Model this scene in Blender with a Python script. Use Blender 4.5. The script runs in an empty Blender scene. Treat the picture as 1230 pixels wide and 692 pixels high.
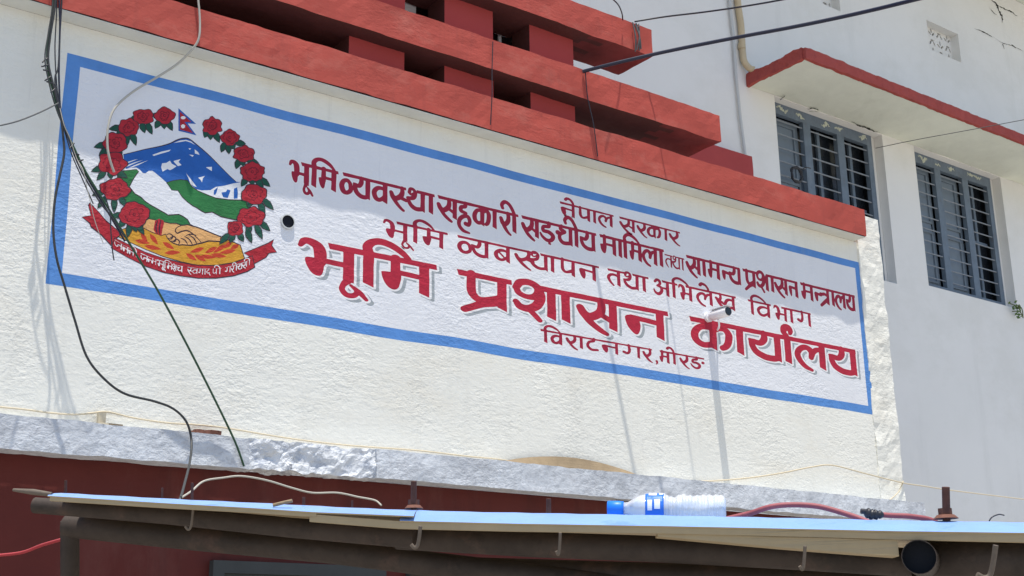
import bpy, bmesh, math, random
import numpy as np
from mathutils import Vector, noise
from mathutils.geometry import tessellate_polygon
random.seed(7)
S = bpy.context.scene
C = S.collection

# ------------------------------------------------------------------ camera
# World: X along the painted wall, Y into the wall (wall face at Y=0), Z up, ground at Z=0.
CAM = Vector((-1.715, -5.935, 1.604))
FPX = 1533.42                                   # focal length in pixels of a 1230 px wide picture
RX = Vector((0.80075, -0.598861, -0.0128316))    # camera right
RD = Vector((0.158649, 0.232693, -0.959523))     # camera down
RF = Vector((0.577607, 0.766303, 0.281338))      # camera forward
from mathutils import Matrix
cam = bpy.data.cameras.new('camera'); co = bpy.data.objects.new('camera', cam); C.objects.link(co)
m = Matrix((( RX.x, -RD.x, -RF.x, CAM.x), (RX.y, -RD.y, -RF.y, CAM.y), (RX.z, -RD.z, -RF.z, CAM.z), (0, 0, 0, 1)))
co.matrix_world = m
cam.sensor_width = 36.0; cam.lens = FPX / 1230 * 36.0
cam.clip_start = 0.05; cam.clip_end = 3000
S.camera = co

# ------------------------------------------------------------------ light
w = bpy.data.worlds.new("World"); S.world = w; w.use_nodes = True
nt = w.node_tree; bg = nt.nodes['Background']
sky = nt.nodes.new('ShaderNodeTexSky'); sky.sky_type = 'NISHITA'; sky.sun_disc = False
SUN = Vector((0.473, 1.0, -5.67)).normalized()   # direction the light travels
sky.sun_elevation = math.asin(-SUN.z); sky.sun_rotation = math.atan2(-SUN.x, -SUN.y)
sky.air_density = 1.0; sky.dust_density = 1.0; sky.altitude = 100
nt.links.new(sky.outputs[0], bg.inputs[0]); bg.inputs[1].default_value = 0.15
sl = bpy.data.lights.new('sun', 'SUN'); sl.energy = 5.0; sl.angle = math.radians(0.5); sl.color = (1, 0.945, 0.845)
so = bpy.data.objects.new('sun', sl); C.objects.link(so); so.location = (-5, -8, 30)
so.rotation_euler = SUN.to_track_quat('-Z', 'Y').to_euler()
S.view_settings.view_transform = 'Standard'; S.view_settings.look = 'None'
S.view_settings.exposure = 0.19; S.view_settings.gamma = 1.0; S.view_settings.use_curve_mapping = False

# ------------------------------------------------------------------ measuring helpers
def ray(px, py): return RX * ((px - 615) / FPX) + RD * ((py - 346) / FPX) + RF
def at(px, py, Y):                       # where the sight line meets the plane Y
    d = ray(px, py); return CAM + d * ((Y - CAM.y) / d.y)
def deep(px, py, d): return CAM + ray(px, py) * d
def xat(px, Z, Y=0.0):                   # X on plane Y, height Z
    k = (px - 615) / FPX; v = RX - RF * k
    return CAM.x - (v.y * (Y - CAM.y) + v.z * (Z - CAM.z)) / v.x
def cr(P, n=6, closed=False):            # Catmull-Rom through points of any dimension
    P = [np.array(p, float) for p in P]; L = len(P); out = []
    if L < 3 and not closed: return P
    for i in range(L if closed else L - 1):
        a = P[(i - 1) % L] if closed or i > 0 else 2 * P[0] - P[1]
        b = P[i]; c = P[(i + 1) % L]
        d = P[(i + 2) % L] if closed or i + 2 < L else 2 * P[-1] - P[-2]
        for k in range(n):
            t = k / n
            out.append(0.5 * (2 * b + (c - a) * t + (2 * a - 5 * b + 4 * c - d) * t * t + (3 * b - a - 3 * c + d) * t ** 3))
    if not closed: out.append(P[-1])
    return out

# ------------------------------------------------------------------ materials
def mat(name, col, rough=0.8, bump=(), vary=0.0, vscale=3.0, spec=0.3, metal=0.0, stain=None, stretch=(1, 1, 1), trans=0.0, chip=None):
    m = bpy.data.materials.new(name); m.use_nodes = True; n = m.node_tree.nodes; l = m.node_tree.links
    b = n['Principled BSDF']; b.inputs['Base Color'].default_value = (*col, 1); b.inputs['Roughness'].default_value = rough
    b.inputs['Specular IOR Level'].default_value = spec; b.inputs['Metallic'].default_value = metal
    if trans: b.inputs['Transmission Weight'].default_value = trans
    geo = n.new('ShaderNodeNewGeometry'); last = None
    if vary or stain or chip:
        c = None
        def mixcol(fac, a_col, b_col, src):
            x = n.new('ShaderNodeMix'); x.data_type = 'RGBA'
            l.new(fac, x.inputs[0])
            if src is None: x.inputs[6].default_value = (*a_col, 1)
            else: l.new(src, x.inputs[6])
            x.inputs[7].default_value = (*b_col, 1)
            return x.outputs[2]
        if vary:
            t = n.new('ShaderNodeTexNoise'); t.inputs['Scale'].default_value = vscale; t.inputs['Detail'].default_value = 6; t.inputs['Roughness'].default_value = 0.65
            l.new(geo.outputs['Position'], t.inputs['Vector'])
            r = n.new('ShaderNodeMapRange'); r.inputs[1].default_value = 0.35; r.inputs[2].default_value = 0.7
            l.new(t.outputs[0], r.inputs[0])
            c = mixcol(r.outputs[0], col, tuple(x * (1 - vary) for x in col), None)
        for (scol, sc, lo, hi, strg) in (stain or []):
            mp = n.new('ShaderNodeMapping'); mp.inputs['Scale'].default_value = sc
            l.new(geo.outputs['Position'], mp.inputs[0])
            t = n.new('ShaderNodeTexNoise'); t.inputs['Scale'].default_value = 1; t.inputs['Detail'].default_value = 8; t.inputs['Roughness'].default_value = 0.7
            l.new(mp.outputs[0], t.inputs['Vector'])
            r = n.new('ShaderNodeMapRange'); r.inputs[1].default_value = lo; r.inputs[2].default_value = hi; r.inputs[4].default_value = strg
            l.new(t.outputs[0], r.inputs[0])
            c = mixcol(r.outputs[0], col, scol, c)
        l.new(c, b.inputs['Base Color'])
    mk = []
    def msk():                                # plaster is rougher in some patches than in others
        if not mk:
            t = n.new('ShaderNodeTexNoise'); t.inputs['Scale'].default_value = 2.3; t.inputs['Detail'].default_value = 3
            l.new(geo.outputs['Position'], t.inputs['Vector'])
            q = n.new('ShaderNodeMapRange'); q.inputs[1].default_value = 0.38; q.inputs[2].default_value = 0.66; q.inputs[3].default_value = 0.3; q.inputs[4].default_value = 1.0
            l.new(t.outputs[0], q.inputs[0]); mk.append(q.outputs[0])
        return mk[0]
    for (sc, dist, det) in bump:
        mp = n.new('ShaderNodeMapping'); mp.inputs['Scale'].default_value = sc
        l.new(geo.outputs['Position'], mp.inputs[0])
        t = n.new('ShaderNodeTexNoise'); t.inputs['Scale'].default_value = 1; t.inputs['Detail'].default_value = det; t.inputs['Roughness'].default_value = 0.55
        t.inputs['Distortion'].default_value = 0.6
        l.new(mp.outputs[0], t.inputs['Vector'])
        bp = n.new('ShaderNodeBump'); bp.inputs['Strength'].default_value = 1.0; l.new(msk(), bp.inputs['Strength']); bp.inputs['Distance'].default_value = dist
        l.new(t.outputs[0], bp.inputs['Height'])
        if last: l.new(last, bp.inputs['Normal'])
        last = bp.outputs[0]
    if last: l.new(last, b.inputs['Normal'])
    return m

STUCCO = [((17, 17, 40), 0.0046, 4), ((6, 6, 11), 0.0035, 2), ((60, 60, 85), 0.0026, 2), ((31, 31, 31), 0.0030, 1)]     # brushed plaster, ridges run along the wall
BEAMB = [((12, 12, 34), 0.003, 4), ((50, 50, 70), 0.0018, 2)]
M = {}
M['wall'] = mat('roughcast_white', (0.81, 0.795, 0.725), 0.9, STUCCO, 0.07, 1.3, 0.2, stain=[((0.50, 0.49, 0.45), (6, 6, 0.7), 0.53, 0.85, 0.42), ((0.48, 0.47, 0.43), (26, 26, 1.0), 0.58, 0.76, 0.3), ((0.68, 0.60, 0.46), (1.1, 1.1, 2.2), 0.5, 0.8, 0.45), ((0.35, 0.33, 0.3), (45, 45, 30), 0.72, 0.76, 0.4), ((0.62, 0.57, 0.6), (3.5, 3.5, 5), 0.66, 0.72, 0.35)])
M['panel'] = mat('sign_white', (0.755, 0.76, 0.785), 0.85, STUCCO, 0.06, 2.5, 0.25, stain=[((0.55, 0.56, 0.62), (9, 9, 0.8), 0.56, 0.8, 0.25), ((0.50, 0.51, 0.56), (30, 30, 1.1), 0.58, 0.74, 0.3)])
WORN = [((0.6, 0.6, 0.62), (70, 70, 120), 0.66, 0.73, 0.4), ((0.5, 0.5, 0.5), (7, 7, 1), 0.6, 0.85, 0.22)]
M['blue'] = mat('border_blue', (0.105, 0.275, 0.64), 0.7, STUCCO, 0.2, 5, stain=WORN)
M['red'] = mat('letter_red', (0.47, 0.018, 0.045), 0.65, STUCCO, 0.22, 9, stain=[((0.60, 0.12, 0.14), (50, 50, 90), 0.62, 0.74, 0.5), ((0.3, 0.01, 0.03), (9, 9, 4), 0.55, 0.75, 0.5)])
M['deepred'] = mat('letter_deep_red', (0.36, 0.014, 0.045), 0.65, STUCCO, 0.25, 12, stain=[((0.5, 0.1, 0.13), (60, 60, 90), 0.64, 0.76, 0.4)])
M['white'] = mat('letter_white', (0.78, 0.77, 0.77), 0.8, STUCCO)
M['shadowgrey'] = mat('letter_grey', (0.36, 0.39, 0.41), 0.8, STUCCO, 0.15, 8)
M['eblue'] = mat('emblem_blue', (0.02, 0.118, 0.43), 0.7, STUCCO, 0.25, 8, stain=WORN[:1])
M['egreen'] = mat('emblem_green', (0.028, 0.19, 0.055), 0.7, STUCCO, 0.3, 9, stain=WORN[:1])
M['leaf'] = mat('emblem_leaf', (0.012, 0.085, 0.055), 0.7, STUCCO, 0.25, 14)
M['flower'] = mat('emblem_flower', (0.46, 0.02, 0.035), 0.7, STUCCO, 0.35, 22)
M['ink'] = mat('emblem_ink', (0.04, 0.02, 0.03), 0.7, STUCCO)
M['petal_line'] = mat('petal_line', (0.17, 0.008, 0.02), 0.7, STUCCO)
M['yellow'] = mat('emblem_yellow', (0.66, 0.32, 0.03), 0.7, STUCCO, 0.2, 9, stain=WORN[:1])
M['skin'] = mat('emblem_skin', (0.72, 0.39, 0.15), 0.7, STUCCO, 0.08, 10)
M['wheat'] = mat('emblem_wheat', (0.5, 0.05, 0.02), 0.7, STUCCO)
M['beam'] = mat('beam_red', (0.455, 0.077, 0.056), 0.75, BEAMB, 0.16, 2.5, 0.3, stain=[((0.23, 0.05, 0.042), (8, 8, 0.9), 0.56, 0.78, 0.6), ((0.56, 0.21, 0.16), (2.2, 2.2, 4), 0.54, 0.75, 0.45), ((0.33, 0.055, 0.045), (7, 7, 1.2), 0.56, 0.8, 0.5), ((0.6, 0.2, 0.15), (14, 14, 40), 0.66, 0.75, 0.5)])
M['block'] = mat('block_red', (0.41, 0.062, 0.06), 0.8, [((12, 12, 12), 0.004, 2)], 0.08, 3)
M['shadered'] = mat('red_in_shade', (0.10, 0.032, 0.03), 0.9, [((12, 12, 12), 0.004, 3)], 0.3, 3)  # the bars' red darkened, shade put into the colour
M['halfshade'] = mat('red_in_half_shade', (0.22, 0.045, 0.045), 0.9, [((12, 12, 12), 0.004, 3)], 0.4, 4)  # middle step of the painted shade, for the beam ends
M['soffit'] = mat('soffit_white', (0.66, 0.66, 0.60), 0.9, [((14, 14, 14), 0.004, 3)], 0.12, 5)
M['lowred'] = mat('lower_wall_red', (0.125, 0.02, 0.015), 0.7, [((12, 12, 20), 0.003, 3)], 0.3, 1.2, stain=[((0.16, 0.06, 0.05), (3, 3, 1.2), 0.52, 0.8, 0.6), ((0.05, 0.012, 0.01), (5, 5, 0.8), 0.52, 0.75, 0.6)])
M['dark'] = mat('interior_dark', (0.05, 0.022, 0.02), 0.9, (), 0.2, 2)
M['ledge'] = mat('ledge_grey', (0.68, 0.71, 0.755), 0.95, [((26, 26, 44), 0.008, 5), ((90, 90, 90), 0.0025, 3)], 0.25, 8, 0.15, stain=[((0.36, 0.37, 0.40), (36, 36, 50), 0.5, 0.62, 0.5), ((0.30, 0.31, 0.34), (0.8, 1, 3), 0.48, 0.6, 0.45)])
M['broken'] = mat('ledge_broken', (0.74, 0.76, 0.79), 0.95, [((24, 24, 34), 0.03, 5)], 0.2, 14, 0.15, stain=[((0.36, 0.40, 0.48), (9, 9, 13), 0.50, 0.60, 0.7), ((0.08, 0.09, 0.12), (14, 14, 9), 0.62, 0.68, 0.8)])
M['bwall'] = mat('building_white', (0.815, 0.805, 0.78), 0.9, [((3, 3, 5), 0.006, 3), ((30, 30, 40), 0.001, 2)], 0.06, 0.7, 0.2, stain=[((0.48, 0.485, 0.45), (2.6, 2.6, 0.3), 0.56, 0.84, 0.32), ((0.70, 0.69, 0.65), (0.9, 0.9, 1.2), 0.5, 0.62, 0.4), ((0.36, 0.37, 0.33), (9, 9, 0.5), 0.66, 0.82, 0.35)])
M['ceil'] = mat('chajja_white', (0.74, 0.765, 0.67), 0.9, [((8, 8, 8), 0.004, 3)], 0.10, 2.2, stain=[((0.45, 0.48, 0.38), (3, 3, 3), 0.58, 0.8, 0.4)])
M['fascia'] = mat('fascia_red', (0.40, 0.075, 0.062), 0.8, [((12, 12, 20), 0.006, 3)], 0.2, 5, stain=[((0.22, 0.04, 0.04), (9, 9, 5), 0.55, 0.7, 0.6)])
M['steel'] = mat('window_bluegrey', (0.145, 0.19, 0.245), 0.55, [((20, 20, 20), 0.001, 2)], 0.22, 8, 0.4, stain=[((0.16, 0.10, 0.07), (14, 14, 5), 0.62, 0.74, 0.5), ((0.28, 0.33, 0.38), (6, 6, 2), 0.55, 0.75, 0.5)])
M['shutter'] = mat('shutter_bluegrey', (0.19, 0.235, 0.285), 0.6, (), 0.15, 5)
M['bar'] = mat('bar_paint', (0.27, 0.30, 0.34), 0.5, (), 0.2, 20)
M['glass'] = mat('dark_glass', (0.012, 0.015, 0.02), 0.25, (), 0, 1, 0.5)
M['putty'] = mat('peeled_putty', (0.60, 0.63, 0.52), 0.95, [((40, 40, 40), 0.006, 4)], 0.3, 25)
M['crack'] = mat('crack_black', (0.035, 0.035, 0.03), 0.95)
M['cream'] = mat('cream_plastic', (0.62, 0.50, 0.32), 0.5, (), 0.15, 6, stain=[((0.35, 0.25, 0.14), (12, 12, 2), 0.56, 0.75, 0.6)])
M['conduit'] = mat('conduit_white', (0.55, 0.56, 0.55), 0.55)
M['blackw'] = mat('wire_black', (0.018, 0.019, 0.026), 0.45, (), 0, 1, 0.5)
M['bluew'] = mat('wire_darkblue', (0.010, 0.012, 0.032), 0.4, (), 0, 1, 0.5)
M['greenw'] = mat('wire_green', (0.012, 0.055, 0.02), 0.45, (), 0, 1, 0.5)
M['greyw'] = mat('wire_grey', (0.10, 0.105, 0.105), 0.5)
M['darkw'] = mat('wire_dark_grey', (0.045, 0.048, 0.05), 0.5, (), 0.5, 3)
M['palew'] = mat('wire_pale', (0.42, 0.40, 0.35), 0.55)
M['flatw'] = mat('wire_cream', (0.58, 0.50, 0.36), 0.6)
M['redw'] = mat('wire_red', (0.42, 0.05, 0.06), 0.5)
M['hose'] = mat('hose_pink', (0.33, 0.09, 0.10), 0.55, (), 0.3, 18)
M['sheet'] = mat('sheet_blue', (0.22, 0.38, 0.74), 0.42, [((4, 4, 4), 0.003, 2)], 0.12, 7, 0.5, stain=[((0.11, 0.24, 0.66), (9, 9, 30), 0.58, 0.66, 0.6), ((0.25, 0.26, 0.30), (26, 26, 60), 0.72, 0.76, 0.6)])
M['hem'] = mat('sheet_cream', (0.40, 0.315, 0.19), 0.6, [((3, 3, 90), 0.004, 2)], 0.15, 9, stain=[((0.30, 0.23, 0.15), (14, 14, 50), 0.62, 0.75, 0.6)])
M['pipe'] = mat('pipe_brown', (0.055, 0.041, 0.034), 0.7, [((30, 30, 30), 0.003, 3)], 0.45, 9, 0.3, stain=[((0.11, 0.065, 0.05), (7, 7, 7), 0.55, 0.72, 0.7), ((0.02, 0.016, 0.014), (10, 10, 10), 0.55, 0.7, 0.7)])
M['pipein'] = mat('pipe_inside', (0.012, 0.014, 0.02), 0.9)
M['rust'] = mat('rusty_bolt', (0.12, 0.05, 0.035), 0.75, [((90, 90, 90), 0.002, 3)], 0.4, 40)
M['rustred'] = mat('rusty_washer', (0.19, 0.08, 0.055), 0.8, (), 0.4, 60)
M['hook'] = mat('hook_steel', (0.15, 0.12, 0.095), 0.6, (), 0.3, 40)
M['plastic'] = mat('bottle_plastic', (0.84, 0.87, 0.89), 0.2, [((45, 45, 45), 0.003, 1)], 0, 1, 0.6, trans=0.42)
M['cap'] = mat('cap_blue', (0.02, 0.20, 0.78), 0.4)
M['blabel'] = mat('label_blue', (0.03, 0.17, 0.66), 0.45, [((60, 60, 60), 0.003, 2)])
M['lwhite'] = mat('label_white', (0.75, 0.78, 0.85), 0.5)
M['camwhite'] = mat('camera_white', (0.82, 0.82, 0.84), 0.35, (), 0, 1, 0.5)
M['camblack'] = mat('camera_black', (0.012, 0.012, 0.014), 0.15, (), 0, 1, 0.6)
M['green'] = mat('sprig_green', (0.07, 0.13, 0.035), 0.6)
M['stem'] = mat('sprig_stem', (0.10, 0.12, 0.05), 0.7)
M['door'] = mat('door_grey', (0.055, 0.06, 0.06), 0.7, (), 0.2, 5)
M['wood'] = mat('strip_tan', (0.30, 0.225, 0.14), 0.8, [((6, 6, 120), 0.003, 2)], 0.25, 14)
M['ground'] = mat('ground_concrete', (0.42, 0.395, 0.355), 0.95, [((2, 2, 2), 0.02, 4)], 0.3, 0.8)

# ------------------------------------------------------------------ mesh helpers
class MB:
    def __init__(s): s.v = []; s.f = []; s.mi = []; s.sm = []
    def add(s, vs, fs, mi=0, smooth=False):
        o = len(s.v); s.v += [tuple(p) for p in vs]
        s.f += [tuple(i + o for i in f) for f in fs]; s.mi += [mi] * len(fs); s.sm += [smooth] * len(fs); return s
    def box(s, x0, x1, y0, y1, z0, z1, mi=0):
        return s.add([(x0, y0, z0), (x1, y0, z0), (x1, y1, z0), (x0, y1, z0), (x0, y0, z1), (x1, y0, z1), (x1, y1, z1), (x0, y1, z1)],
              [(0, 3, 2, 1), (4, 5, 6, 7), (0, 1, 5, 4), (1, 2, 6, 5), (2, 3, 7, 6), (3, 0, 4, 7)], mi)
    def rough(s, x0, x1, y0, y1, z0, z1, step, amp, freq=9, mi=0, only=None, seed=0.0):
        # a box with small faces, its surface pushed about by noise: hand-plastered concrete
        nx = max(1, int((x1 - x0) / step)); ny = max(1, int((y1 - y0) / step)); nz = max(1, int((z1 - z0) / step))
        idx = {}; vs = []; fs = []
        def V(i, j, k):
            key = (i, j, k)
            if key not in idx:
                p = Vector((x0 + (x1 - x0) * i / nx, y0 + (y1 - y0) * j / ny, z0 + (z1 - z0) * k / nz))
                q = p * freq + Vector((seed, seed, seed))
                d = noise.noise_vector(q) * amp + noise.noise_vector(q * 3.1) * amp * 0.45
                idx[key] = len(vs); vs.append(p + d)
            return idx[key]
        for i in range(nx):
            for j in range(ny):
                fs.append((V(i, j, 0), V(i, j + 1, 0), V(i + 1, j + 1, 0), V(i + 1, j, 0)))
                fs.append((V(i, j, nz), V(i + 1, j, nz), V(i + 1, j + 1, nz), V(i, j + 1, nz)))
        for i in range(nx):
            for k in range(nz):
                fs.append((V(i, 0, k), V(i + 1, 0, k), V(i + 1, 0, k + 1), V(i, 0, k + 1)))
                fs.append((V(i, ny, k), V(i, ny, k + 1), V(i + 1, ny, k + 1), V(i + 1, ny, k)))
        for j in range(ny):
            for k in range(nz):
                fs.append((V(0, j, k), V(0, j, k + 1), V(0, j + 1, k + 1), V(0, j + 1, k)))
                fs.append((V(nx, j, k), V(nx, j + 1, k), V(nx, j + 1, k + 1), V(nx, j, k + 1)))
        return s.add(vs, fs, mi)
    def tube(s, pts, r, n=8, mi=0, caps=True):
        pts = [Vector(p) for p in pts]; R = r if isinstance(r, (list, tuple)) else [r] * len(pts)
        up = Vector((0, 0, 1)); vs = []; fs = []; u = None
        for i, p in enumerate(pts):
            t = (pts[min(i + 1, len(pts) - 1)] - pts[max(i - 1, 0)]).normalized()
            if u is None:
                u = t.cross(up if abs(t.z) < 0.9 else Vector((1, 0, 0))).normalized()
            else:
                u = (u - t * u.dot(t)).normalized()
            v = t.cross(u)
            for k in range(n):
                a = 2 * math.pi * k / n; vs.append(p + (u * math.cos(a) + v * math.sin(a)) * R[i])
        for i in range(len(pts) - 1):
            for k in range(n):
                k2 = (k + 1) % n; fs.append((i * n + k, i * n + k2, (i + 1) * n + k2, (i + 1) * n + k))
        s.add(vs, fs, mi, True)
        if caps:
            o = len(pts) - 1
            s.add([vs[k] for k in range(n)], [tuple(range(n))[::-1]], mi); s.add([vs[o * n + k] for k in range(n)], [tuple(range(n))], mi)
        return s
    def build(s, name, mats, parent=None, recalc=True):
        me = bpy.data.meshes.new(name); me.from_pydata(s.v, [], s.f)
        for mm in (mats if isinstance(mats, (list, tuple)) else [mats]): me.materials.append(mm)
        me.polygons.foreach_set('material_index', s.mi); me.polygons.foreach_set('use_smooth', s.sm); me.update()
        if recalc:
            b = bmesh.new(); b.from_mesh(me); bmesh.ops.recalc_face_normals(b, faces=b.faces); b.to_mesh(me); b.free()
        o = bpy.data.objects.new(name, me); C.objects.link(o)
        if parent: o.parent = parent; o.matrix_parent_inverse = Matrix.Translation(-base(parent))
        return o
def base(o):
    p = Vector((0, 0, 0))
    if o.type == 'MESH': return p               # a built part already sits at the world's origin
    while o: p = p + o.location; o = o.parent
    return p
# parts are built in world coordinates; parents sit at the thing's base, so a part is shifted back by its parent's base
def tag(o, label=None, cat=None, group=None, kind=None):
    for k, v in (('label', label), ('category', cat), ('group', group), ('kind', kind)):
        if v: o[k] = v
    return o
def empty(name, loc, label, cat, group=None):
    o = bpy.data.objects.new(name, None); C.objects.link(o); o.location = loc; o.empty_display_size = 0.2
    return tag(o, label, cat, group)

# ------------------------------------------------------------------ setting
g = MB(); g.add([(-600, -600, 0), (600, -600, 0), (600, 600, 0), (-600, 600, 0)], [(0, 1, 2, 3)])
tag(g.build('ground', M['ground']), kind='structure')

# ------------------------------------------------------------------ office building carrying the sign
office = empty('office_building', (3, 1.2, 0), 'white roughcast office front with red concrete bars above and dark red ground floor below', 'building')
WL = -3.2
mb = MB(); mb.box(WL, 6.13, 0, 0.2, 2.69, 4.712); mb.build('parapet_wall', M['wall'], office)
mb = MB(); mb.rough(6.128, 6.415, -0.006, 0.2, 2.69, 4.955, 0.035, 0.011, 7); mb.build('wall_end', M['wall'], office)
mb = MB(); mb.rough(WL, 1.02, -0.13, 0.0, 2.535, 2.688, 0.03, 0.006, 8)
mb.rough(1.75, 6.47, -0.13, 0.0, 2.545, 2.700, 0.03, 0.006, 8)
mb.build('ledge', M['ledge'], office)
mb = MB(); mb.rough(1.02, 1.75, -0.122, 0.0, 2.540, 2.690, 0.016, 0.016, 13, seed=3.3)
tag(mb.build('ledge', M['broken'], office), 'stretch of the ledge where the plaster has broken away')
mb = MB(); mb.box(WL, 6.38, 0.05, 0.18, 0, 2.55); mb.build('lower_wall', M['lowred'], office)
for x0, x1 in ((0.92, 1.9), (2.05, 3.1), (3.4, 4.6)):
    f = MB(); f.box(x0, x0 + .06, 0.0, 0.048, 0, 2.1); f.box(x1 - .06, x1, 0.0, 0.048, 0, 2.1); f.box(x0 + .06, x1 - .06, 0.0, 0.048, 2.04, 2.1)
    dr = f.build('door', M['door'], office)
    p = MB(); p.box(x0 + .061, x1 - .061, 0.02, 0.047, 0, 2.039)
    for k in range(4): p.box(x0 + .1 + k * (x1 - x0 - .2) / 4, x0 + .14 + k * (x1 - x0 - .2) / 4, 0.008, 0.0205, 0.1, 1.95)
    p.build('door_panel', M['door'], dr)
# three red beams, the blocks between them and the dark room behind
FY, BY = -0.12, 0.235
for (x1, z0, z1, sd) in ((6.105, 4.722, 4.940, 0), (4.545, 5.130, 5.335, 4), (3.915, 5.615, 5.818, 9)):
    mb = MB(); mb.rough(WL, x1, FY, BY, z0, z1, 0.05, 0.0065, 5, seed=sd)
    for i, f in enumerate(mb.f):                     # shade painted in: underside and back get darker reds, less dark near the end
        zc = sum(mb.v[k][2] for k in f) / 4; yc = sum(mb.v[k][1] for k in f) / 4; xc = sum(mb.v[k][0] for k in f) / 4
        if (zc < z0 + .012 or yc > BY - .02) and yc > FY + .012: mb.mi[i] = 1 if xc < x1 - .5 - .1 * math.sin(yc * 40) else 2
    mb.build('beam', [M['beam'], M['shadered'], M['halfshade']], office)
mb = MB(); mb.box(WL, 6.09, FY + 0.006, -0.001, 4.7125, 4.7165); mb.build('soffit', M['soffit'], office)
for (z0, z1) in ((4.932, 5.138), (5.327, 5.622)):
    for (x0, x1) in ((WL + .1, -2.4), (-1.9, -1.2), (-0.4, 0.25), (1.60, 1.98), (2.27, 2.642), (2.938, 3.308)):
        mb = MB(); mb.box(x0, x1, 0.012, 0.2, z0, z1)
        mb.mi[-4:] = [0, 1, 1, 1]; mb.build('block', [M['block'], M['shadered']], office)  # sides and back take the darker red as painted shade
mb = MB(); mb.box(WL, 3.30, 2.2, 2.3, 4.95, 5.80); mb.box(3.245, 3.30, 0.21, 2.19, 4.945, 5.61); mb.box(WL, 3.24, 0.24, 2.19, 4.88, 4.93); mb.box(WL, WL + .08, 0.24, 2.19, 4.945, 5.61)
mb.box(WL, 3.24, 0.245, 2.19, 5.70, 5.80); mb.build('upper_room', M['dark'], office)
mb = MB(); mb.rough(5.3, 7.63, 2.33, 2.49, 6.28, 6.56, 0.06, 0.005, 5); mb.build('rear_parapet', M['block'], office)

# white things standing behind the red bars
t = empty('storage_jar', at(488, 14, 0.27), 'pale rounded box seen through the left upper opening between the red bars', 'box')
p = at(489, 6, 0.27)
mb = MB(); mb.rough(p.x - .09, p.x + .055, .25, .36, p.z - .2, p.z + .005, 0.02, 0.004, 8); mb.build('body', M['lwhite'], t)
mb = MB(); mb.box(p.x - .085, p.x + .04, .255, .355, p.z + .006, p.z + .02); mb.build('lid', M['lwhite'], t)
p = at(600, 42, 0.27)
t = empty('white_valve', p - Vector((0, 0, .2)), 'small white cross shaped tap behind the right upper opening of the red bars', 'tap')
mb = MB(); mb.tube([p - Vector((0, 0, .2)), p + Vector((0, 0, .035))], .014); mb.build('pipe', M['lwhite'], t)
mb = MB(); mb.tube([p + Vector((-.05, -.016, 0)), p + Vector((.05, -.016, 0))], .012); mb.build('handle', M['lwhite'], t)

# ------------------------------------------------------------------ painted sign
sign = empty('painted_sign', (3.08, 0, 3.35), 'wide sign painted on the white wall with blue border, garland emblem and red lettering', 'sign')
E = 0.00003
L_PANEL, L_BORDER, L_SH, L_OUT, L_LET = -4 * E, -5 * E, -6 * E, -8 * E, -10 * E
mb = MB(); y = L_PANEL; mb.add([(0.07, y, 3.412), (6.085, y, 3.412), (6.085, y, 4.497), (0.07, y, 4.497)], [(0, 1, 2, 3)])
mb.build('panel', M['panel'], sign)
def wob(a, b, n, amp):
    a = Vector(a); b = Vector(b); out = []
    nrm = Vector((-(b - a).y, (b - a).x)).normalized()
    for i in range(n): 
        q = a.lerp(b, i / n); out.append(q + nrm * (noise.noise(Vector((q.x * 2.3, q.y * 2.3, 1))) * amp))
    return out
outer = [(0.0, 3.35), (6.148, 3.35), (6.148, 4.55), (0.0, 4.55)]; inner = [(0.072, 3.414), (6.084, 3.412), (6.080, 4.494), (0.070, 4.492)]
po, pi = [], []
for i in range(4):
    n = 40 if i % 2 == 0 else 10
    po += wob(outer[i], outer[(i + 1) % 4], n, 0.006); pi += wob(inner[i], inner[(i + 1) % 4], n, 0.006)
mb = MB(); N = len(po); mb.add([(q.x, L_BORDER, q.y) for q in po + pi], [(i, (i + 1) % N, N + (i + 1) % N, N + i) for i in range(N)])
mb.build('border', M['blue'], sign)

# --- signed-distance lettering: brush strokes of changing width, turned into flat paint
def sdf_strokes(X, Y, strokes, polys):
    D = np.full(X.shape, 9.0)
    for st in strokes:
        q = cr(st, 6)
        for a, b in zip(q[:-1], q[1:]):
            dx, dy = b[0] - a[0], b[1] - a[1]; L2 = dx * dx + dy * dy + 1e-12
            t = np.clip(((X - a[0]) * dx + (Y - a[1]) * dy) / L2, 0, 1)
            D = np.minimum(D, np.hypot(X - a[0] - t * dx, Y - a[1] - t * dy) - (a[2] + (b[2] - a[2]) * t))
    for P in polys:
        ins = np.zeros(X.shape, bool); dm = np.full(X.shape, 9.0); n = len(P)
        for i in range(n):
            ax, ay = P[i]; bx, by = P[(i + 1) % n]
            dx, dy = bx - ax, by - ay; L2 = dx * dx + dy * dy + 1e-12
            t = np.clip(((X - ax) * dx + (Y - ay) * dy) / L2, 0, 1)
            dm = np.minimum(dm, np.hypot(X - ax - t * dx, Y - ay - t * dy))
            c = ((ay > Y) != (by > Y)) & (X < (bx - ax) * (Y - ay) / (dy if abs(dy) > 1e-12 else 1e-12) + ax)
            ins ^= c
        D = np.minimum(D, np.where(ins, -dm, dm))
    return D
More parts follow.
